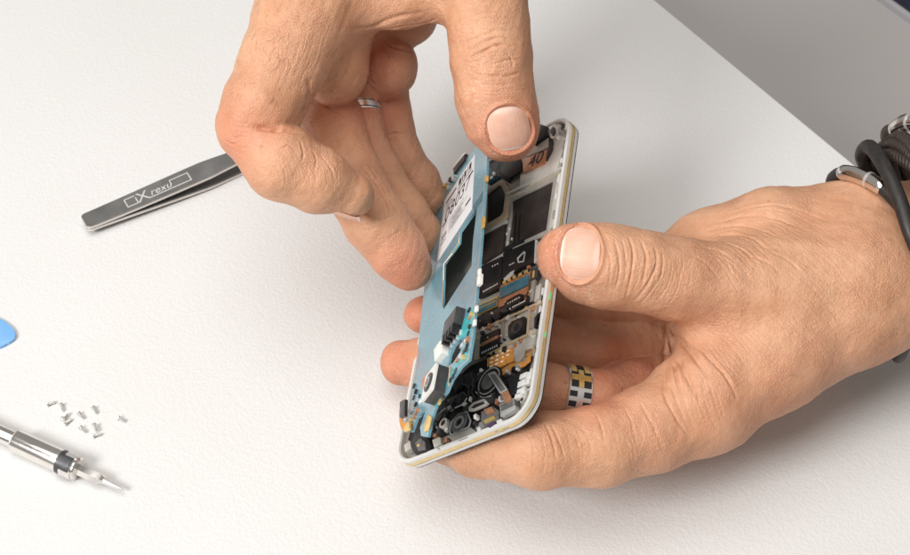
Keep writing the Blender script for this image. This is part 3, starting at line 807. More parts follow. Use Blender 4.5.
for x, y in ((504, 281), (509, 278.6), (514, 276.2), (520, 273.4), (526, 270.4)):
    pz('spring_contact', [(x-1.4, y), (x+1.4, y-1.3), (x+1.2, y+1.4), (x-1.6, y+2.6)], -1.0, -.1, 'gold', .1)
    pz('spring_contact', [(x+1.7, y-1.5), (x+2.4, y-1.8), (x+2.2, y+.8), (x+1.5, y+1.1)], -1.2, -.4, 'black_plastic', 0)
pz('connector', [(504, 304), (507, 300), (519, 293.5), (522.5, 294), (522, 299), (518, 302), (506, 308.5)], -1.2, -.1, 'black_plastic', .3)
for k in range(6): pz('connector_pin', [(507.5+2.2*k, 302.8-1.15*k), (508.5+2.2*k, 302.2-1.15*k), (508.4+2.2*k, 303.8-1.15*k), (507.4+2.2*k, 304.3-1.15*k)], -.1, .05, 'solder', 0)
pz('chip_border', [(477, 305), (497.5, 296), (496.5, 306), (477, 315.5)], -2, -1.15, 'gold', .05)
pz('chip', [(478, 306.3), (496.3, 298), (495.6, 305.2), (477.6, 313.6)], -1.15, -.85, 'chip_teal', .05)
for k in range(8): pz('contact', [(479.2+2.1*k, 307.4-.95*k), (480.4+2.1*k, 306.8-.95*k), (480.3+2.1*k, 308.4-.95*k), (479.1+2.1*k, 309-.95*k)], -.85, -.7, 'gold', 0)
pz('component_strip', [(477, 317), (500, 307), (529, 292), (529, 300), (503, 313), (477, 328)], -2.2, -1.0, 'dark_grey', .2)
pz('socket', [(510, 307), (526, 299), (527, 295), (529, 297), (528, 302), (511, 311)], -1.1, .1, 'black_plastic', .2)
for k in range(7): pz('socket_pin', [(512.2+1.9*k, 306.6-.95*k), (513.5+1.9*k, 306-.95*k), (513.3+1.9*k, 307.2-.95*k), (512+1.9*k, 307.8-.95*k)], .1, .3, 'pad_white', 0)
pz('socket', [(480, 321), (491, 316), (491, 322), (479, 327)], -1.1, -.1, 'black_plastic', .2)
pz('socket', [(494, 314), (500, 311), (500, 317), (494, 320)], -1.1, .2, 'black_plastic', .25)
# --- metal shield area with brass ribs
pz('shield_plate', [(476, 331), (541, 300), (538, 330), (533, 345), (474, 358)], -2.6, -1.5, 'mag_light', .1)
pz('rib', [(476, 331), (541, 301), (541, 303), (476, 333.2)], -1.6, -.7, 'beige_gasket', .08)
pz('rib', [(474, 357), (536, 330), (536, 332), (474, 359.4)], -1.6, -.7, 'beige_gasket', .08)
pz('rib', [(528, 307), (530, 306), (528, 335), (526, 336)], -1.6, -.7, 'beige_gasket', .08)
pz('rib', [(501, 322), (504, 320.5), (503, 347), (500, 348)], -1.6, -.8, 'mag_plate', .08)
bz = pz('buzzer', [(508, 326), (512, 321), (524, 316), (526, 319), (524, 332), (510, 339), (508, 336)], -1.5, -.3, 'black_plastic', .25)
a, c = ph(517, 327.5, -.3); prism('buzzer_ring', circle(a, c, 3.0), -.3, .1, M['dark_grey'], bz, .15); prism('buzzer_hole', circle(a, c, 1.5), .1, .22, M['glass_black'], bz, 0)
cn = pz('board_connector', [(480, 337), (499, 328), (500, 347), (479, 357)], -1.5, -.5, 'black_plastic', .25)
pz('copper_bar', [(481, 343), (498, 335), (498, 338), (481, 346)], -.5, -.2, 'copper', .1, cn)
for k in range(8): pz('pin', [(481.5+2.1*k, 352-1*k), (482.4+2.1*k, 351.5-1*k), (482.3+2.1*k, 353.2-1*k), (481.4+2.1*k, 353.8-1*k)], -.5, -.3, 'solder', 0, cn)
pz('shield_can', [(530, 309), (538, 305), (536, 326), (529, 329)], -1.5, -.8, 'mag_plate', .2)
pz('side_clip', [(534, 318), (537, 314), (541, 311), (540, 314), (537, 317), (535.5, 324), (537, 326), (534, 328)], -1.2, .2, 'black_plastic', .15)
pz('bracket', [(536, 286), (541, 283), (539, 298), (534, 302)], -1.6, -.4, 'mag_light', .2)
pz('bracket', [(531, 281), (535, 279), (533, 300), (529, 302)], -1.6, -.6, 'mag_plate', .2)
pz('small_socket', [(531, 269), (538, 266), (537, 277), (530, 280)], -1.4, -.2, 'dark_grey', .2)
pz('contact', [(532.6, 271), (534.5, 270), (534, 277), (532.2, 278)], -.2, 0, 'gold', 0)
pz('green_dot', [(549, 293), (551, 292), (550.4, 299), (548.4, 300)], -.02, .06, 'green_mark', 0)
pz('green_dot', [(544.5, 332), (546.4, 331), (546, 336.5), (544, 337.5)], -.02, .06, 'green_mark', 0)
# --- lower half: black cavity, flexes, motor, speaker, sockets
pz('cavity_floor', [(470, 366), (533, 339), (534, 345), (528, 370), (529, 393), (500, 412), (420, 446), (408, 440), (412, 425), (440, 395)], -3.0, -2.2, 'black_film', 0)
pz('plate_light', [(513, 349), (532, 341), (533, 350), (524, 362), (515, 362)], -2.4, -1.2, 'mag_light', .15)
fo = pz('flex_orange', [(487, 358.5), (511, 347), (514, 348), (513.5, 361), (497, 368.5), (487, 370)], -2, -1.2, 'flex_orange', .1)
for i in range(3):
    for j in range(4 - (i == 2)):
        x, y = 491.5+5.5*j-.4*i, 357.6-2.5*j+4.2*i
        pz('pad', [(x-1.3, y+.5), (x+1.3, y-.7), (x+1.2, y+.5), (x-1.4, y+1.7)], -1.2, -1.02, 'pad_white', 0, fo)
fs = pz('flex_ribbon', [(499, 371), (510, 364), (519, 361.5), (524, 356), (525, 350.5), (534, 347.5), (534, 351.5), (531, 353), (530, 361), (524, 366.5), (511, 370), (501, 376)], -1.6, -1.2, 'flex_orange', .08)
for x, y in ((505, 370), (510, 367.6), (515, 365.4), (526, 360), (528, 354)): pz('pad', [(x-1.5, y), (x+1, y-1), (x+1, y+.8), (x-1.5, y+1.8)], -1.2, -1.05, 'gold', 0, fs)
a, c = ph(489, 381, -.4)
mo = prism('vibration_motor', circle(a, c, 6.3, 36), -2.2, -.4, M['black_plastic'], phone, .4)
ring_obj('motor_rim', circle(a, c, 5.6, 36), circle(a, c, 5.2, 36), -.42, -.25, M['steel'], mo)
prism('motor_cap', circle(a, c, 3.6, 30), -.4, .1, M['mid_grey'], mo, .3)
tg = pz('flex_tongue', [(488, 374.5), (494.5, 371.5), (496, 372.5), (507.5, 389.5), (500.5, 394), (499, 393)], .1, .8, 'mid_grey', .2)
ring_obj('tongue_highlight', pp([(488, 374.5), (494.5, 371.5), (507.5, 389.5), (500.5, 394)], .85), pp([(489.5, 375), (494, 373), (505.6, 389.2), (500.8, 392)], .85), .8, .95, M['steel'], tg)  # thin pale outline that paints the highlight along the tongue's edges
pz('tongue_pad', [(500.5, 394), (507.5, 389.8), (511.5, 399), (505, 403)], -.1, .5, 'copper', .1)
pz('audio_block', [(507, 378), (519, 373), (521, 390), (511, 396)], -2.2, -.5, 'black_plastic', .4)
for (x, y, w, h) in ((520, 373, 7, 5), (518, 380, 9, 6), (517, 388, 8, 6), (526, 372, 4, 12), (515, 393, 6, 5)):
    pz('white_clip', [(x, y+w*.22), (x+w, y-w*.22), (x+w-1, y+h-w*.22), (x-1, y+h+w*.22)], -1.8, -.1, 'white_frame', .2)
pz('corner_plate', [(519, 396), (531, 386), (530, 394), (520, 403)], -2, -.5, 'mag_light', .2)
a, c = ph(521.5, 399.5, -.4); prism('screw_hole', circle(a, c, .75, 16), -.55, -.42, M['dark_cavity'], phone)
us = pz('usb_socket', [(499, 404), (514.5, 397.5), (515, 408), (500.5, 416)], -2.6, -.1, 'mid_grey', .25)
ring_obj('usb_highlight', pp([(499.6, 404.4), (514, 398.2), (514.4, 407.6), (500.9, 415.2)], -.06), pp([(500.6, 405), (513, 399.6), (513.4, 407), (501.7, 413.8)], -.06), -.12, .05, M['mag_plate'], us)  # lighter outline standing in for the edge highlight of the socket
pz('usb_face', [(500, 412), (515, 405), (515, 409), (500.5, 417)], -2, .15, 'steel', .2)
hs = pz('metal_hoop', [(468.5, 407), (473, 402.5), (484, 398.5), (488, 403), (485, 405.5), (473, 410.5), (468.5, 411)], -.8, .2, 'mag_light', .3)
pz('hoop_window', [(471, 408), (474.5, 404.5), (483, 401.6), (485, 403.6), (473.5, 408.6)], .2, .26, 'dark_cavity', 0, hs)
pz('socket', [(481, 412), (492, 406), (499, 411), (498, 420), (484, 427), (481, 420)], -2, -.4, 'mid_grey', .25)
pz('copper_bar', [(483.5, 409.5), (491, 406.5), (494, 411), (486, 414)], -.4, .5, 'copper', .1)
pz('yellow_bar', [(483, 420.5), (493.5, 415.5), (495, 418), (484.5, 423.2)], -.4, .2, 'gold', .1)
pz('blue_contact', [(485, 426.5), (492, 421.5), (496, 423.5), (490, 428)], -1, .15, 'purple_part', .2)
pz('white_clip', [(496, 421), (501, 418.5), (503, 424), (498, 426.5)], -1.5, .1, 'white_frame', .2)
pz('white_clip', [(476.5, 428), (480, 426.5), (481, 433), (477.5, 434.5)], -1.5, .2, 'white_frame', .2)
a, c = ph(459.5, 422.5, -.6)
sp = pz('speaker', [(448, 430), (450, 422), (458, 413), (468, 410), (472, 421), (470, 428), (450, 437)], -2.2, -.7, 'black_plastic', .3)
prism('speaker_cone', circle(a, c, 4.2, 32), -.7, -.35, M['mid_grey'], sp, .25)
ring_obj('speaker_ring', circle(a, c, 2.5, 28), circle(a, c, 1.9, 28), -.36, -.1, M['steel'], sp)
prism('speaker_dome', circle(a, c, 1.1, 20), -.36, -.05, M['black_plastic'], sp, .2)
ring_obj('speaker_highlight', pp([(449, 430), (451, 422.5), (458.5, 413.8), (467.5, 411), (471.3, 421), (469.5, 427.5), (450.5, 436)], -.66), pp([(450.4, 429.6), (452.2, 423.2), (459, 415), (466.8, 412.4), (470, 421), (468.4, 426.6), (451.4, 434.4)], -.66), -.72, -.55, M['steel'], sp)  # edge highlight of the speaker frame, modelled as a thin light strip
pz('speaker_bracket', [(448.5, 437), (470.5, 427.5), (476, 431.5), (452, 441)], -2, -.5, 'mag_plate', .2)
a, c = ph(443, 423, .4); prism('post', circle(a, c, 2.2, 12), -2.2, .4, M['mag_light'], phone, .3); prism('post_hole', circle(a, c, 1.2, 12), .4, .5, M['dark_cavity'], phone)
pz('corner_frame', [(432, 440), (440, 437), (441, 444), (434, 448)], -2, -.3, 'mag_light', .2)
jk = pz('corner_socket', [(412, 441), (415, 434), (422, 431), (428, 436), (431, 447), (426, 452), (416, 455), (412, 450)], -2.4, .3, 'black_plastic', .5)
pz('corner_cap', [(415, 443), (420, 438), (425, 442), (425, 449), (418, 451)], .3, 1.2, 'mid_grey', .4, jk)
pz('corner_contact', [(416.5, 445), (419, 443.6), (420, 445.6), (417.5, 447)], 1.2, 1.35, 'gold', .05, jk)
pz('side_bracket', [(404, 445), (410, 441), (411, 448), (405, 452)], -1.8, .5, 'mag_light', .2)
pz('rim_slot', [(459, 440.4), (468, 436.6), (468, 437.6), (459, 441.4)], -.05, .05, 'mag_plate', 0)
pz('rim_screw', [(438+2*math.cos(i*.5236), 449+1.7*math.sin(i*.5236)) for i in range(12)], -.05, .12, 'steel', .05)
for (x, y, w) in ((503, 429, 6), (495, 431.5, 3), (555, 176, 2.0)): pz('rim_slot', [(x, y), (x+w, y-w*.42), (x+w, y-w*.42+1), (x, y+1)], -.05, .05, 'mag_plate', 0)
for t in np.linspace(.06, .95, 15):      # clip notches along the right rim
    a = PL*t; prism('rim_clip', rect(a, 2.5, rng.uniform(2, 5), .9), -2.6, -.15, M['white_frame' if rng.random() < .6 else 'mag_plate'], phone, .12)
for t in (.19, .33, .47, .8): prism('rim_slot', rect(PWID*0 + PL*t, 1.15, 2.2, .45), -.05, .04, M['mag_plate'], phone, 0)
for pts in ([(500, 402), (509, 399), (512, 394)], [(476, 392), (482, 397), (492, 396)], [(455, 408), (463, 404), (467, 398)], [(431, 428), (437, 416), (446, 408)]):
    q = [(*[v*MM for v in ph(x, y, -1.2)], -.0012) for x, y in pts]
    V, F = tube(catmull(q, 6), .0003, 8); mesh_from('metal_strip', V, F, M['mag_light'], phone, 60)
pz('cavity_block', [(476, 399), (484, 394), (496, 399), (489, 404)], -2.3, -1.2, 'dark_grey', .15)
pz('cavity_block', [(447, 400), (462, 392), (466, 399), (452, 409)], -2.3, -1.5, 'dark_grey', .15)
pz('cavity_block', [(462, 376), (474, 370), (477, 381), (466, 388)], -2.3, -1.4, 'dark_grey', .15)
# fine clutter: wires and tiny parts in the cavity
for pts in ([(447, 407), (452, 400), (458, 402), (463, 393), (468, 396), (470, 388)], [(444, 402), (449, 412), (454, 405)], [(470, 372), (474, 382), (472, 392), (476, 398)], [(455, 392), (462, 384), (470, 386), (476, 378)], [(424, 425), (428, 415), (434, 420), (440, 410)]):
    q = [(*[v*MM for v in ph(x, y, -1.3)], -.0013 + .0004*(i % 2)) for i, (x, y) in enumerate(pts)]
    V, F = tube(catmull(q, 6), .00028, 8); mesh_from('thin_wire', V, F, M['dark_grey'], phone, 60)
spots = [(474, 371), (478, 374), (482, 371), (476, 388), (480, 394), (470, 399), (464, 404), (476, 417), (474, 423), (446, 430), (450, 408), (440, 432), (508, 372), (514, 369), (517, 368), (430, 427), (427, 423), (436, 436), (446, 440), (500, 399), (494, 398), (491, 394), (497, 402), (516, 314), (521, 311), (526, 308), (508, 318), (497, 324), (490, 327), (484, 330), (534, 309), (531, 334), (521, 341), (515, 345), (505, 350), (538, 290), (527, 301), (532, 292), (528, 266), (531, 263), (540, 268), (538, 258), (483, 333), (493, 352), (487, 354)]
for i, (x, y) in enumerate(spots):
    a, c = ph(x, y, -1); mt = ['solder', 'black_plastic', 'gold', 'dark_grey', 'pad_white', 'copper', 'mag_light'][int(rng.integers(7))]
    prism('small_component', rect(a, c, rng.uniform(1.0, 2.4), rng.uniform(.7, 1.6), rng.choice([0, 0, .3])), -2.3, rng.uniform(-1.2, .1), M[mt], phone, .05)

cav = np.array(pp([(470, 366), (533, 341), (529, 370), (520, 396), (440, 434), (412, 440), (425, 412), (450, 390)], -1))
def inside(x, y, poly):
    c = False; n_ = len(poly)
    for i in range(n_):
        (x1, y1), (x2, y2) = poly[i], poly[i-1]
        if (y1 > y) != (y2 > y) and x < (x2-x1)*(y-y1)/(y2-y1) + x1: c = not c
    return c
k = 0
while k < 16:
    x, y = rng.uniform(cav[:, 0].min(), cav[:, 0].max()), rng.uniform(cav[:, 1].min(), cav[:, 1].max())
    if not inside(x, y, cav): continue
    mt = ['black_plastic', 'dark_grey', 'black_film', 'solder', 'steel', 'black_plastic', 'mag_plate', 'gold', 'dark_grey'][int(rng.integers(9))]
    big = mt in ('black_plastic', 'dark_grey', 'black_film')
    prism('small_component', rect(x, y, *(rng.uniform(1.5, 5, 2) if big else rng.uniform(.5, 1.6, 2)), rng.choice([0, 0, .35, -.3])), -2.3, rng.uniform(-1.7, -.5) if big else rng.uniform(-1.0, -.2), M[mt], phone, .05); k += 1
mid = pp([(478, 316), (538, 286), (536, 344), (476, 356)], -1); k = 0
while k < 34:
    x, y = rng.uniform(min(q[0] for q in mid), max(q[0] for q in mid)), rng.uniform(min(q[1] for q in mid), max(q[1] for q in mid))
    if not inside(x, y, mid): continue
    prism('small_component', rect(x, y, *rng.uniform(.35, 1.0, 2)), -2.3, rng.uniform(-.9, .0), M[['gold', 'solder', 'black_plastic', 'pad_white', 'gold', 'mag_plate'][int(rng.integers(6))]], phone, .03); k += 1
# ------------------------------------------------------------------ circuit board hinged open along the phone's left edge
TH = math.radians(22)
BX = -PB*math.cos(TH) + PN*math.sin(TH); BY = PA.copy(); BZ = np.cross(BX, BY)
BO = PO + PB*PWID + PN*1.2
def bd(px, py, h=0.0): return plane_coords(px, py, BO, BX, BY, BZ, h)
def bb(pts, h=0.0): return [bd(x, y, h) for x, y in pts]
board = empty('circuit_board', frame_mat(BO, BX, BY, BZ), label='blue circuit board lifted out of the phone, white sticker on it', cat='circuit board')
def bz_(name, pts, h0, h1, mat, bev=.1, parent=board, at=None): return prism(name, bb(pts, h1 if at is None else at), h0, h1, M[mat], parent, bev)
outer = bb([(405, 431), (411, 402), (413, 388), (417, 360), (420, 326), (424, 290), (428, 245), (432, 200), (441, 188), (452, 176), (476, 147), (489, 130), (487.5, 155), (484.5, 200), (480.5, 250), (477, 290), (473, 335), (469, 360), (461, 367), (452, 380), (447, 392), (437, 404), (431, 420), (428, 437), (421, 436), (420, 428), (425, 412), (417, 418), (412, 432)])
hole1 = bb([(460, 232), (477, 208), (473, 240), (471.5, 266), (451.5, 297), (444, 309), (442.5, 306), (444, 264), (459, 243)])
hole2 = bb([(461, 339), (463, 343), (460, 352), (453, 363), (448.5, 366), (449.5, 356), (454, 346)])
def board_mesh(z0, z1):
    cu = bpy.data.curves.new('board_outline', 'CURVE'); cu.dimensions = '2D'; cu.fill_mode = 'BOTH'; cu.extrude = (z1-z0)/2*MM
    for poly in (outer, hole1, hole2):
        sp_ = cu.splines.new('POLY'); sp_.points.add(len(poly)-1); sp_.use_cyclic_u = True
        for p, v in zip(sp_.points, poly): p.co = (v[0]*MM, v[1]*MM, 0, 1)
    t = bpy.data.objects.new('tmp', cu); COL.objects.link(t)
    me = bpy.data.meshes.new_from_object(t.evaluated_get(bpy.context.evaluated_depsgraph_get()))
    bpy.data.objects.remove(t); bpy.data.curves.remove(cu)
    me.materials.clear(); me.materials.append(M['board'])
    o = bpy.data.objects.new('board_plate', me); link(o, board); o.location = (0, 0, (z0+z1)/2*MM); return o
board_mesh(-.9, 0)
def edge_strip(name, pts, mat, r=.28, h=0.0):
    q = [(*[v*MM for v in bd(x, y, h)], h*MM) for x, y in pts]
    V, F = tube(np.array(q), r*MM, 8); return mesh_from(name, V, F, M[mat], board, 60)
edge_strip('edge_plating', [(487.5, 155), (484.5, 200), (480.5, 250), (477, 290), (473, 335), (469, 360)], 'beige_gasket', .34, -.3)
edge_strip('edge_plating', [(460, 232), (459, 243), (444, 264), (442.5, 306)], 'gold', .26, -.1)
edge_strip('edge_plating', [(452, 254), (444, 264), (443.6, 280)], 'pad_white', .28, 0)
for x, y in ((482.5, 224), (483, 219), (479, 271), (478.4, 279), (486, 178), (476, 308), (474, 322)):
    bz_('edge_contact', [(x-1.5, y-1), (x+.8, y-3), (x+.6, y+2.4), (x-1.7, y+4.4)], -.2, .55, 'gold' if y < 230 else 'pad_white', .1)
bz_('edge_clip', [(477, 277), (480.2, 273), (479.6, 283), (476.8, 286)], -.6, .6, 'pad_white', .1)
lb = bz_('sticker', [(444.6, 200), (475, 154), (471.5, 209), (437, 262)], 0.0, .16, 'label_white', 0)
# sticker printing
def lab(u, v):   # sticker coordinates 0..1 from its lower left corner
    A_, B_, C_, D_ = [np.array(bd(*p, .16)) for p in ((437, 262), (471.5, 209), (475, 154), (444.6, 200))]
    return (A_*(1-u)+B_*u)*(1-v) + (D_*(1-u)+C_*u)*v
p = lab(.5, .62)
def bar(u0, u1, v0, v1): 
    prism('print', [tuple(lab(u0, v0)), tuple(lab(u1, v0)), tuple(lab(u1, v1)), tuple(lab(u0, v1))], .15, .19, M['ink'], lb)
e = lab(1, .6) - lab(0, .6); ang = math.atan2(e[1], e[0])
text_obj('print', '08037', M['ink'], lb, (p[0]*MM, p[1]*MM, .00018), .0105, ang, .00002, 0, 1.1)
def row(s, u, v, size): 
    q_ = lab(u, v); text_obj('print', s, M['ink'], lb, (q_[0]*MM, q_[1]*MM, .00018), size, ang, .00002)
for u0, u1, v0, v1 in ((.08, .42, .865, .90), (.5, .58, .84, .95), (.61, .64, .84, .95), (.67, .74, .84, .95), (.78, .80, .84, .95), (.83, .90, .84, .95), (.48, .92, .79, .81), (.05, .18, .50, .53), (.80, .95, .22, .26), (.84, .97, .70, .74)): bar(u0, u1, v0, v1)
for k in range(7): bar(.28, .28 + .5*rng.uniform(.7, 1), .44 - .035*k, .447 - .035*k)
for k in range(8):
    u = .07 + .02*k; bar(u, u + .012, .24 + .03*(k % 3), .34 - .02*(k % 2))
bar(.06, .22, .20, .215)
for k in range(9): bar(.36 + .02*(k % 3), .36 + rng.uniform(.2, .5), .40 - .024*k, .404 - .024*k)
for k in range(5): bar(.1, .1 + rng.uniform(.15, .35), .82 - .02*k, .824 - .02*k)
for k in range(14): bar(.50 + .026*k, .50 + .026*k + rng.uniform(.006, .016), .70, .745)
bz_('tape', [(473, 206), (483, 191), (482, 200), (474, 213)], 0.0, .12, 'chip_teal', 0)
bz_('shield_cover', [(453, 168), (464.5, 153), (464, 160), (453.5, 174)], -.7, 1.0, 'dark_cavity', .2)
edge_strip('edge_plating', [(453, 168), (464.5, 153.5)], 'pad_white', .4, 1.0)
for i, (x, y) in enumerate(((441, 184), (446, 181), (449, 178), (452, 177), (443, 187), (447, 186))):
    bz_('spring_contact', [(x-1, y+.6), (x+1, y-1.6), (x+1, y+1.6), (x-1, y+3.8)], -.2, [2.4, 1.2, 1.6, 1.3, .8, .9][i], 'gold' if i in (0, 4) else ('solder' if i % 2 else 'black_plastic'), .12)
bz_('spring_contact', [(433.5, 203), (436, 199.6), (435.6, 203), (433.4, 206)], -.1, 1.2, 'gold', .12)
# black edge connector with four contact walls
def ubox(name, u0, u1, w0, w1, h0, h1, mat, bev=.12, parent=board): return prism(name, [(u0, w0), (u1, w0), (u1, w1), (u0, w1)], h0, h1, M[mat], parent, bev)
u, w = bd(456, 330, 0)
u0, w0 = bd(461, 325, 0)
jc = ubox('jack_connector', u0-9.5, u0+2.5, w0-1.5, w0+5.5, 0, 3.6, 'dark_grey', .2)
for k in range(4):
    uu = u0 - 9 + 3.0*k
    ubox('contact_wall', uu, uu+1.5, w0-4.6, w0-1.4, 0, 3.5, 'black_plastic', .1, jc)
    ubox('solder_tab', uu+1.6, uu+2.6, w0-5.6, w0-3.6, 0, .7, 'solder', .1, jc)
bz_('bare_patch', [(473.5, 306), (471, 334), (462, 338), (452, 340), (455, 327), (467, 316)], 0.0, .08, 'board_teal', 0)
bz_('bare_patch', [(468, 345), (466, 359), (459, 364), (450, 378), (444, 392), (439, 402), (433, 408), (440, 392), (450, 377), (456, 364), (464, 347)], 0.0, .08, 'board_teal', 0)
bz_('white_block', [(440, 352), (447, 342), (449, 346), (448, 355), (441, 364)], 0, 2.6, 'pad_white', .3, at=0.0)
# camera module
A_ = np.array(bd(436, 363, 5.2)); 
cw = ubox('camera_module', A_[0]-10.5, A_[0], A_[1]-10.5, A_[1], 0, 4.9, 'dark_grey', .25)
ring_obj('camera_frame', rrect(A_[0]-10.8, A_[1]-10.8, A_[0]+.3, A_[1]+.3, .8, 3), circle(0, 0, 1, 16) and rrect(A_[0]-10, A_[1]-10, A_[0]-.5, A_[1]-.5, .6, 3), 4.2, 5.2, M['camera_white'], cw, .15)
prism('camera_face', rect(A_[0]-5.25, A_[1]-5.25, 9.6, 9.6), 4.85, 5.05, M['camera_white'], cw)
prism('lens_ring', circle(A_[0]-5.25, A_[1]-5.25, 3.6, 32), 5.05, 5.6, M['dark_grey'], cw, .2)
prism('lens', circle(A_[0]-5.25, A_[1]-5.25, 2.6, 32), 5.6, 5.7, M['glass_black'], cw)
ring_obj('lens_rim', circle(A_[0]-5.25, A_[1]-5.25, 1.9, 24), circle(A_[0]-5.25, A_[1]-5.25, 1.4, 24), 5.68, 5.75, M['steel'], cw)
for s_ in ((.25, -10.6), ): pass
edge_strip('camera_edge', [(450, 367), (449, 386)], 'beige_gasket', .35, 0.2)
bz_('copper_pad', [(421, 381), (428, 371), (430, 379), (423, 392)], 0, .9, 'copper', .15)
bz_('gold_patch', [(424, 424), (428, 414), (431, 417), (428, 430), (424, 432)], 0, .5, 'gold', .1)
# tiny parts: right strip, lower strip
tiny = [(465, 341), (467, 345), (466, 350), (463, 352), (461, 357), (464, 358), (468, 340), (458, 360), (468, 333), (470, 327), (461, 345), (416, 392), (413, 398), (416, 404), (413, 409), (418, 410), (415, 416), (411, 420), (420, 402), (419, 396), (414, 386), (410, 412), (455, 371), (453, 376), (450, 380), (444, 398), (440, 402), (434, 404), (446, 350), (444, 358), (449, 343), (452, 339), (446, 335), (469, 310), (472, 314), (470, 318)]
for i, (x, y) in enumerate(tiny):
    a, c = bd(x, y, .3); mt = ['solder', 'black_plastic', 'pad_white', 'gold', 'dark_grey', 'copper'][int(rng.integers(6))]
    ubox('small_component', a-rng.uniform(.5, 1.1), a+rng.uniform(.5, 1.1), c-rng.uniform(.5, 1.0), c+rng.uniform(.5, 1.0), 0, rng.uniform(.4, 1.1), mt, .05)
# flex tail at the lower left
q = [(*[v*MM for v in bd(x, y, h)], h*MM) for x, y, h in ((412, 426, .2), (405, 428, 1.2), (402, 422, 2.6), (401, 412, 3.2), (402, 402, 3.4))]
q = catmull(q, 8); n_ = len(q)
wv_ = np.array([.0013, .0004, 0])
bm = bmesh.new(); rows = []
for p_ in q: rows.append([bm.verts.new(tuple(p_ + s_*wv_ + np.array([0, 0, t_]))) for s_, t_ in ((-1, 0), (1, 0), (1, .0003), (-1, .0003))])
for i in range(n_-1):
    for k in range(4): bm.faces.new((rows[i][k], rows[i][(k+1) % 4], rows[i+1][(k+1) % 4], rows[i+1][k]))
bm.faces.new(rows[0]); bm.faces.new(rows[-1][::-1])
ft = bm_obj('flex_tail', bm, M['flex_orange'], board, 50)
bz_('tail_connector', [(399.5, 402), (405, 399), (404.5, 416), (399.5, 418)], 3.2, 4.4, 'black_plastic', .25, ft)
bz_('tail_pad', [(403, 424), (409, 421), (409, 429), (404, 432)], .9, 1.8, 'gold', .25, ft)

# ------------------------------------------------------------------ rings
def axis_mat(c, ax, up):
    ax = ax/np.linalg.norm(ax); up = up - ax*(up @ ax); up /= np.linalg.norm(up); s_ = np.cross(ax, up)
    mt = Matrix.Identity(4); cw_ = W(c)
    for j, a_ in enumerate((ax, up, s_)):
        aw = RC @ a_
        for i in range(3): mt[i][j] = aw[i]
    for i in range(3): mt[i][3] = cw_[i]
    return mt
def band(name, r, w, th_, mat, parent, n=64):
    prof = [(-w/2, r), (-w/2, r+th_*.7), (-w/2+.25, r+th_), (w/2-.25, r+th_), (w/2, r+th_*.7), (w/2, r), (-w/2, r)]
    V = []; F = []
    m_ = len(prof)-1
    for k in range(n):
        a_ = 2*math.pi*k/n
        for x, rr_ in prof[:-1]: V.append((x, rr_*math.cos(a_), rr_*math.sin(a_)))
    for k in range(n):
        l = (k+1) % n
        for i in range(m_):
            j = (i+1) % m_; F.append((k*m_+i, k*m_+j, l*m_+j, l*m_+i))
    return mesh_from(name, V, F, M[mat], parent, 40, MM)
def patch(name, r, h, x0, x1, a0, a1, mat, parent, n=7):
    """curved inlay standing h proud of radius r between two angles (deg)"""
    V = []; F = []
    for i in range(n):
        a_ = math.radians(a0 + (a1-a0)*i/(n-1)); c, s_ = math.cos(a_), math.sin(a_)
        for x, q_ in ((x0, r-.3), (x1, r-.3), (x1, r+h), (x0, r+h)): V.append((x, q_*c, q_*s_))
    for i in range(n-1):
        for k in range(4):
            l = (k+1) % 4; F.append((i*4+k, i*4+l, i*4+4+l, i*4+4+k))
    F.append((0, 1, 2, 3)); F.append(tuple((n-1)*4+k for k in (3, 2, 1, 0)))
    return mesh_from(name, V, F, M[mat], parent, 40, MM)
rc, rax = RINGPOS
ring = empty('finger_ring', axis_mat(rc, rax, np.array([0., .75, .66])), label='wide silver ring with gold and black inlays beside the white phone rim', cat='ring')
RR, RW = 11.8, 9.2
band('band', RR, RW, 1.1, 'silver', ring)
for k in range(16):
    a0 = -100 + 17*k - 90
    if -50 <= a0 <= 18: continue
    for s_ in (-1, 1): patch('black_inlay', RR+1.1, .10, *sorted((s_*1.25, s_*4.2)), a0, a0+9.5, 'ink', ring)
# gold ornament facing up: two bars, a cross between them, black ground
patch('black_ground', RR+1.1, .05, -3.9, 3.9, -44, 24, 'ink', ring, 14)
patch('gold_inlay', RR+1.1, .16, 1.5, 3.7, -38, -8, 'gold', ring)
patch('gold_inlay', RR+1.1, .16, -3.7, -1.5, -38, -8, 'gold', ring)
patch('gold_inlay', RR+1.1, .16, -1.0, 1.0, -14, 24, 'gold', ring)
patch('gold_inlay', RR+1.1, .17, -3.8, 3.8, -1, 11, 'gold', ring)
wr = empty('finger_ring', axis_mat(P(352, 112, -33), P(356, 128, -31) - P(350, 92, -34), np.array([0., 0, 1.])), label='plain narrow silver ring deep between the fingers of the upper hand', cat='ring')
band('band', 11.3, 4.2, .9, 'silver', wr)
patch('edge_line', 12.2, .08, -1.6, -1.2, 0, 350, 'dark_grey', wr, 48); patch('edge_line', 12.2, .08, 1.2, 1.6, 0, 350, 'dark_grey', wr, 48)

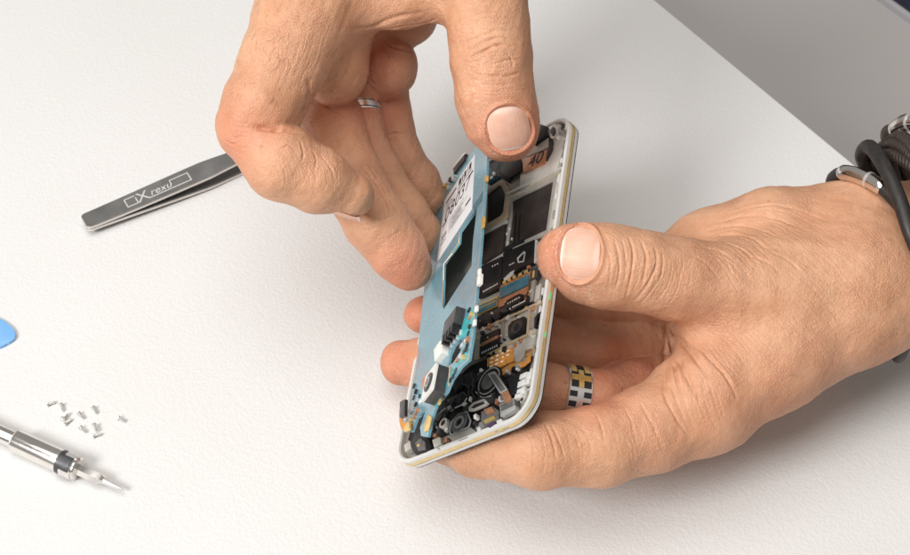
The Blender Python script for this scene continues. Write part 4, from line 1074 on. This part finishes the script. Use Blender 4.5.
# ------------------------------------------------------------------ bracelets on the right wrist
def loop(pts, n=10): return catmull([P(*p) for p in pts], n, True)
def cord_mesh(name, pts_q, r, mat, parent, org, twist=False, closed=True):
    if not twist:
        V, F = tube(pts_q, r, 14, closed)
        return mesh_from(name, (W(V) - org), F, M[mat], parent, 60)
    # plaited: three strands wound round the path
    L_ = np.concatenate([[0], np.cumsum(np.linalg.norm(np.diff(pts_q, axis=0), axis=1))]); nn_ = int(L_[-1]/.55)
    s_ = np.linspace(0, L_[-1], nn_, endpoint=False); Q = np.stack([np.interp(s_, L_, pts_q[:, i]) for i in range(3)], 1)
    T_ = np.roll(Q, -1, 0) - np.roll(Q, 1, 0); T_ /= np.linalg.norm(T_, axis=1)[:, None]
    up = np.array([.3, .5, .8]); N_ = up - T_*(T_ @ up)[:, None]; N_ /= np.linalg.norm(N_, axis=1)[:, None]; B_ = np.cross(T_, N_)
    turns = round(L_[-1]/7.5); Vs = []; Fs = []
    for k in range(4):
        ph_ = s_/L_[-1]*turns*2*math.pi + k*math.pi/2
        path = Q + r*.55*(N_*np.cos(ph_)[:, None] + B_*np.sin(ph_)[:, None])
        V, F = tube(path, r*.52, 8, True); Fs += [tuple(i + len(Vs)*0 + sum(len(v) for v in Vs) for i in f) for f in F]; Vs.append(V)
    return mesh_from(name, (W(np.concatenate(Vs)) - org), Fs, M[mat], parent, 70)
def bracelet(label, build):
    e_ = empty('bracelet', Matrix.Translation(Vector(W(P(905, 335, 0)))), label=label, cat='bracelet', group='bracelets on the wrist')
    build(e_, np.array(W(P(905, 335, 0)))); return e_
def clasp(e_, org, path, i0, i1, r, flat=1.0):
    seg = path[i0:i1]; rr_ = np.full(len(seg), r); rr_[0] *= .86; rr_[-1] *= .86
    V, F = tube(seg, rr_, 20); c_ = mesh_from('clasp', W(V) - org, F, M['chrome'], e_, 50)
    mid = seg[int(len(seg)*.62):int(len(seg)*.62)+2]
    V, F = tube(mid, r*1.06, 20); mesh_from('clasp_seam', W(V) - org, F, M['steel'], c_, 50)
pathA = loop([(832, 184, -13), (842, 173, 0), (864, 178, 10), (886, 191, 18), (912, 222, 26), (933, 262, 30), (922, 308, 27), (904, 336, 17), (893, 350, 2), (882, 330, -20), (866, 260, -32), (845, 212, -27)])
def A1(e_, org):
    cord_mesh('cord', pathA, 2.6, 'leather_black', e_, org); clasp(e_, org, pathA, 10, 30, 3.2)
bracelet('smooth black leather bracelet with a long silver tube clasp, nearest the hand', A1)
pathB = loop([(868, 172, -12), (862, 155, -2), (870, 147, 8), (884, 166, 20), (898, 196, 28), (910, 232, 33), (928, 280, 34), (920, 318, 28), (906, 340, 18), (898, 354, 0), (905, 300, -30), (890, 230, -34)])
def B1(e_, org): cord_mesh('cord', pathB, 2.9, 'leather_black', e_, org)
bracelet('thick black leather cord bracelet crossing over the braided cords', B1)
pathC = [[(876+d*.6, 166-d*.9, -10), (884+d*.6, 155-d, 4), (900+d*.4, 158-d*.8, 16), (922, 178-d*.6, 26), (950, 240, 33), (955, 300, 30), (935+d, 335, 14), (920+d, 342, -4), (925, 300, -30), (905, 215, -32)] for d in (0, 11, 20)]
def C1(e_, org):
    for pth in pathC: cord_mesh('braided_cord', loop(pth), 2.4, 'leather_brown', e_, org, True)
bracelet('brown braided leather bracelet of several cords at the right frame edge', C1)
pathD = loop([(888, 140, -8), (896, 129, 4), (912, 122, 12), (940, 135, 24), (970, 220, 34), (975, 300, 30), (955, 340, 8), (945, 320, -22), (915, 200, -32)])
def D1(e_, org):
    cord_mesh('cord', pathD, 2.7, 'leather_brown', e_, org); clasp(e_, org, pathD, 9, 26, 3.4)
bracelet('dark bracelet with a silver clasp, farthest up the wrist at the frame edge', D1)

# ------------------------------------------------------------------ tweezers on the table
t0 = on_table(84, 222, .0055); t1 = on_table(300, 137, .0055)
ax = t1 - t0; ax[2] = 0; ax /= np.linalg.norm(ax); sd = np.array([-ax[1], ax[0], 0])
mt = Matrix.Identity(4)
tilt = math.radians(-6)
upv = np.array([0, 0, 1.]); 
for j, a_ in enumerate((ax, sd, upv)):
    for i in range(3): mt[i][j] = a_[i]
for i in range(3): mt[i][3] = [t0[0], t0[1], 0][i]
tw = empty('tweezers', mt, label='grey steel tweezers lying on the white table, pointed away under the upper hand', cat='tweezers')
def arm(name, z0, spread, sgn):
    """one leaf of the tweezers: rounded heel, taper to a point, bowed away from the other leaf"""
    bm = bmesh.new(); rows = []
    Ls = 120.0
    for i in range(61):
        x = Ls*(i/60)**1.25
        hw = 4.6 + .9*math.sin(min(x/60, 1)*math.pi/2)
        if x < 2.4: hw *= math.sqrt(max(0.02, 1-((2.4-x)/2.4)**2))*.32 + .68
        if x > 60: hw *= 1 - .88*((x-60)/60)**.9
        s_ = x/Ls
        zc = z0 + sgn*spread*(math.sin(min(s_*1.25, 1)*math.pi/2)**1.6 if s_ < .8 else 1 - .9*((s_-.8)/.2)**1.5)
        t_ = .8
        rows.append([bm.verts.new((x*MM, y*MM, z*MM)) for y, z in ((-hw, zc-t_), (hw, zc-t_), (hw, zc+t_), (-hw, zc+t_))])
    for i in range(60):
        for k in range(4): bm.faces.new((rows[i][k], rows[i][(k+1) % 4], rows[i+1][(k+1) % 4], rows[i+1][k]))
    bm.faces.new(rows[0]); bm.faces.new(rows[-1][::-1])
    bmesh.ops.recalc_face_normals(bm, faces=bm.faces[:])
    es = [e_ for e_ in bm.edges if not e_.is_boundary and e_.calc_face_angle(0) > .9]
    bmesh.ops.bevel(bm, geom=es, offset=.22*MM, segments=2, affect='EDGES', clamp_overlap=True)
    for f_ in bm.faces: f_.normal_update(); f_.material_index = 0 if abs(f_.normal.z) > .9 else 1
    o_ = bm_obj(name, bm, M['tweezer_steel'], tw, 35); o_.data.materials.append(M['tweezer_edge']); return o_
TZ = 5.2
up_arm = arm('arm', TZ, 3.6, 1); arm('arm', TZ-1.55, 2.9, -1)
def tz_top(x):   # height of the upper leaf's face
    s_ = x/120; return TZ + 3.6*math.sin(min(s_*1.25, 1)*math.pi/2)**1.6 + .8
def etch(x0, x1, y0, y1, w=.45):
    n_ = 8; bm = bmesh.new(); rows = []
    for i in range(n_+1):
        x = x0 + (x1-x0)*i/n_; z = tz_top(x)
        rows.append([bm.verts.new((x*MM, y*MM, (z + h)*MM)) for y, h in ((y0, -.02), (y1, -.02), (y1, .045), (y0, .045))])
    for i in range(n_):
        for k in range(4): bm.faces.new((rows[i][k], rows[i][(k+1) % 4], rows[i+1][(k+1) % 4], rows[i+1][k]))
    bm.faces.new(rows[0]); bm.faces.new(rows[-1][::-1])
    bm_obj('engraving', bm, M['etch'], up_arm)
ex0, ex1, ey = 20.0, 51.5, 2.7
for (a_, b_, c_, d_) in ((ex0, ex0+.5, -ey, ey), (ex1-.5, ex1, -ey, ey), (ex0, ex0+5.2, ey-.5, ey), (ex0, ex0+6.5, -ey, -ey+.5), (ex1-9, ex1, ey-.5, ey), (ex1-21, ex1, -ey, -ey+.5), (ex0+5, ex0+5.5, -ey, ey*.5), (ex1-9.3, ex1-8.9, -.2, ey)): etch(a_, b_, c_, d_)
def tz_text(s_, x, y, size, shear=0):
    o = text_obj('engraving', s_, M['etch'], up_arm, (x*MM, y*MM, (tz_top(x)+.03)*MM), size, 0, .00003, shear)
    o.rotation_euler = (0, -math.atan2(tz_top(x+1)-tz_top(x-1), 2), 0); return o
tz_text('X', ex0+8.4, 0, .0078); tz_text('rexu', ex0+17, .1, .0056, .3)

# ------------------------------------------------------------------ precision screwdriver
hz = .0046
s0 = on_table(16, 441, hz); s1 = on_table(122, 489.5, hz*.75)
ax = s1 - s0; Ld = np.linalg.norm(ax)*1000; ax /= np.linalg.norm(ax); sd = np.cross([0, 0, 1.], ax); sd /= np.linalg.norm(sd); upv = np.cross(ax, sd)
mt = Matrix.Identity(4)
for j, a_ in enumerate((ax, sd, upv)):
    for i in range(3): mt[i][j] = a_[i]
for i in range(3): mt[i][3] = s0[i]
sdv = empty('screwdriver', mt, label='chrome precision screwdriver with a grey collar at the lower left', cat='screwdriver')
k_ = Ld/49.0
def lz(name, prof, mat, parent=sdv, n=44): 
    V, F = lathe([(x*k_, r) for x, r in prof], n); return mesh_from(name, V, F, M[mat], parent, 32, MM)
lz('shaft', [(-95, 2.9), (-94, 3.2), (-.5, 3.2), (0, 3.0)], 'chrome')
lz('barrel', [(-.6, 4.0), (0, 4.55), (.6, 4.6), (22.4, 4.6), (22.6, 4.4)], 'chrome')
lz('barrel_groove', [(-.9, 3.4), (-.6, 4.2), (-.2, 4.66), (.1, 4.66), (.3, 4.5)], 'steel')
cl_ = lz('collar', [(20.8, 4.5), (21.0, 4.85), (27.0, 4.85), (27.3, 4.5)], 'knurl_grey', n=60)
for k in range(3):   # bright clips wrapped over the collar
    V = []; F = []; a0 = k*2.094 + .55
    for i in range(7):
        a_ = a0 + .75*i/6
        for x, q_ in ((23.2, 4.6), (28.2, 4.6), (28.2, 5.15), (23.2, 5.15)): V.append((x*k_, q_*math.cos(a_), q_*math.sin(a_)))
    for i in range(6):
        for c_ in range(4): F.append((i*4+c_, i*4+(c_+1) % 4, i*4+4+(c_+1) % 4, i*4+4+c_))
    F.append((0, 1, 2, 3)); F.append(tuple(24+c_ for c_ in (3, 2, 1, 0)))
    mesh_from('clip', V, F, M['steel'], cl_, 35, MM)
lz('end_ring', [(26.6, 3.6), (26.8, 4.5), (27.6, 4.75), (28.6, 4.7), (29.2, 4.2), (29.3, 3.0)], 'chrome')
lz('bit', [(29, 2.45), (39.3, 2.45), (41.2, 1.15)], 'chrome', n=6)
lz('blade_tip', [(40.6, 1.35), (42, 1.15), (45, .95), (47.6, .85), (49.2, .25)], 'steel', n=16)

# ------------------------------------------------------------------ tiny screws beside it
def screw_mesh():
    V, F = lathe([(-.02, .5), (0, .95), (.1, 1.05), (.55, 1.05), (.6, .95), (.62, .62), (4.0-.3, .60), (4.0, .32)], 16)
    # thread rings
    prof = [(0, .95), (.1, 1.1), (.55, 1.1), (.62, .62)]
    x = .8
    while x < 3.6: prof += [(x, .52), (x+.16, .68)]; x += .32
    prof += [(3.7, .5), (4.0, .3)]
    V, F = lathe([(.35, .3), (.2, .45)] + prof, 16)
    me = bpy.data.meshes.new('screw'); me.from_pydata([tuple(c*MM*.92 for c in v) for v in V], [], F); me.update(); me.materials.append(M['screw_metal'])
    return me
sm_ = screw_mesh()
screws = [((46.5, 404.5), (56, 402), 'tiny screw farthest from the screwdriver, upper left of the scatter'),
 ((61, 404), (63.5, 413), 'tiny screw, topmost of the small heap'),
 ((62, 419), (69, 411), 'tiny screw slanting across the middle of the small heap'),
 ((64, 424), (72, 419), 'tiny screw, lowest of the small heap above the screwdriver'),
 ((78.5, 413), (86.5, 421), 'tiny screw with its head up left, in the middle of the scatter'),
 ((93, 407), (98.5, 416.5), 'tiny screw standing apart at the top of the scatter'),
 ((80, 427), (89, 434.5), 'tiny screw nearest the collar of the screwdriver'),
 ((94, 424), (98, 433.5), 'tiny screw pointing down at a sideways one below'),
 ((92.5, 436), (102, 434), 'tiny screw lying sideways under another screw tip'),
 ((118, 417.5), (128, 423), 'tiny screw lying alone at the right of the scatter')]
for i, (a_, b_, lab_) in enumerate(screws):
    h_ = .00105 if i not in (2, 7) else .0018
    p0 = on_table(*a_, h_); p1 = on_table(*b_, h_*.75); ax = p1 - p0; ax /= np.linalg.norm(ax)
    o = bpy.data.objects.new('screw', sm_); link(o)
    sd = np.cross([0, 0, 1.], ax); sd /= np.linalg.norm(sd); uu = np.cross(ax, sd); mt = Matrix.Identity(4)
    for j, v_ in enumerate((ax, sd, uu)):
        for r_ in range(3): mt[r_][j] = v_[r_]
    for r_ in range(3): mt[r_][3] = p0[r_]
    o.matrix_world = mt; tag(o, lab_, 'screw', 'tiny screws scattered by the screwdriver')

# ------------------------------------------------------------------ blue pry tool at the left edge
hz = .004
c0 = on_table(-30, 327, hz); c1 = on_table(12, 334, hz)
ax = c1 - c0; ax[2] = 0; Lb = np.linalg.norm(ax)*1000; ax /= np.linalg.norm(ax); sd = np.array([-ax[1], ax[0], 0]); mt = Matrix.Identity(4)
for j, v_ in enumerate((ax, sd, np.array([0, 0, 1.]))):
    for r_ in range(3): mt[r_][j] = v_[r_]
for r_ in range(3): mt[r_][3] = [c1[0], c1[1], 0][r_]
pt = empty('opening_pick', mt, label='light blue flat plastic opening pick poking in at the left edge', cat='opening pick')
def pick(k, back):
    pts = [(-back, -15*k), (-13, -10.5*k), (-5.5, -7*k), (-1.2, -3.2*k), (.6*k, .2), (-1.0, 3.6*k), (-5, 6.6*k), (-13, 9.5*k), (-back, 14*k)]
    return [(p_[0], p_[1]) for p_ in catmull([np.array([*q_, 0.]) for q_ in pts], 5)]
prism('pick_plate', pick(1.0, 40), .05, 1.6, M['blue_plastic'], pt, .35)
prism('raised_grip', [(x - 7.5, y*.8) for x, y in pick(1.0, 32)], 1.6, 2.2, M['blue_plastic'], pt, .3)
prism('pale_edge', [(-4.6, -6.6), (-1.0, -3.0), (.75, .2), (-.2, 1.6), (-2.4, -2.4)], .3, 1.2, M['pad_white'], pt, .1)  # whitish piece along the tip of the pick


# ------------------------------------------------------------------ setting
def pair_line(p, q, h):
    a = on_table(*p, h); c = on_table(*q, h); return a, c
e0, e1 = pair_line((657, 0), (845, 155), 0.0)
ed = (e1 - e0); ed /= np.linalg.norm(ed)
nrm = np.array([ed[1], -ed[0], 0.0])            # pointing off the table
if nrm[0] < 0: nrm = -nrm
a = e0 - ed*1.0; c = e0 + ed*1.0
bm = bmesh.new()
quad = [a, c, c - nrm*1.3, a - nrm*1.3]
cen = sum(quad)/4
vs = [bm.verts.new(tuple(v)) for v in quad]; f = bm.faces.new(vs)
r = bmesh.ops.extrude_face_region(bm, geom=[f])
for g in r['geom']:
    if isinstance(g, bmesh.types.BMVert): g.co.z = -.028
bmesh.ops.bevel(bm, geom=[e for e in bm.edges if abs(e.verts[0].co.z) < 1e-6 and abs(e.verts[1].co.z) < 1e-6], offset=.0015, segments=3, affect='EDGES')
tb = bm_obj('table_surface', bm, M['table'], None, 40); tag(tb, kind='structure')
FZ = -.10
s = 6.0
fl = mesh_obj('lower_worktop', [(-s, -s, FZ), (s, -s, FZ), (s, s, FZ), (-s, s, FZ)], [(0, 1, 2, 3)], M['floor']); tag(fl, kind='structure')
g0, g1 = pair_line((884, 0), (912, 20), FZ)
gd = (g1 - g0)/np.linalg.norm(g1 - g0); gn = np.array([gd[1], -gd[0], 0]);
if gn[0] < 0: gn = -gn
z4 = np.array([0, 0, .005])
q = [g0 - gd*2 + z4, g0 + gd*2 + z4, g0 + gd*2 + gn*3 + z4, g0 - gd*2 + gn*3 + z4]
ca = mesh_obj('dark_cloth', q, [(0, 1, 2, 3)], M['navy']); tag(ca, kind='structure')
bm = bmesh.new()
vs = [bm.verts.new(tuple(v)) for v in (g0 - gd*2, g0 + gd*2, g0 + gd*2 - gn*.004, g0 - gd*2 - gn*.004)]
f = bm.faces.new(vs); r = bmesh.ops.extrude_face_region(bm, geom=[f])
for g in r['geom']:
    if isinstance(g, bmesh.types.BMVert): g.co.z += .004
tr = bm_obj('edge_strip', bm, M['trim_light']); tag(tr, kind='structure')

# ------------------------------------------------------------------ light
wd = bpy.data.worlds.new('World'); SC.world = wd; wd.use_nodes = True
bg = wd.node_tree.nodes['Background']; bg.inputs[0].default_value = (1.0, .95, .90, 1); bg.inputs[1].default_value = .32
def area(name, loc, target, size, power, col=(1, 1, 1)):
    li = bpy.data.lights.new(name, 'AREA'); li.shape = 'DISK'; li.size = size; li.energy = power; li.color = col
    o = bpy.data.objects.new(name, li); link(o); o.location = loc
    d = Vector(target) - Vector(loc); o.rotation_euler = d.to_track_quat('-Z', 'Y').to_euler(); return o
area('key_lamp', (-1.00, -.78, 1.14), (0.02, 0, .03), .6, 21.5, (1, .99, .97))
area('overhead_lamp', (-.25, -.05, 1.25), (0.02, 0, .03), 1.1, 9.8, (1, .97, .93))

# ------------------------------------------------------------------ camera
cam = bpy.data.cameras.new('camera'); co_ = bpy.data.objects.new('camera', cam); link(co_)
cam.sensor_width = 36; cam.lens = FPX/910*36; cam.clip_start = .02; cam.clip_end = 50
mw = Matrix.Identity(4)
for i in range(3):
    mw[i][0], mw[i][1], mw[i][2] = XC[i], YC[i], ZC[i]
    mw[i][3] = W([0, 0, DIST])[i]
co_.matrix_world = mw
SC.camera = co_
cam.dof.use_dof = True; cam.dof.focus_distance = .57; cam.dof.aperture_fstop = 32
vs_ = SC.view_settings; vs_.view_transform = 'Standard'; vs_.look = 'None'; vs_.gamma = 1; vs_.exposure = 0.0; vs_.use_curve_mapping = False
SC.render.engine = 'CYCLES'
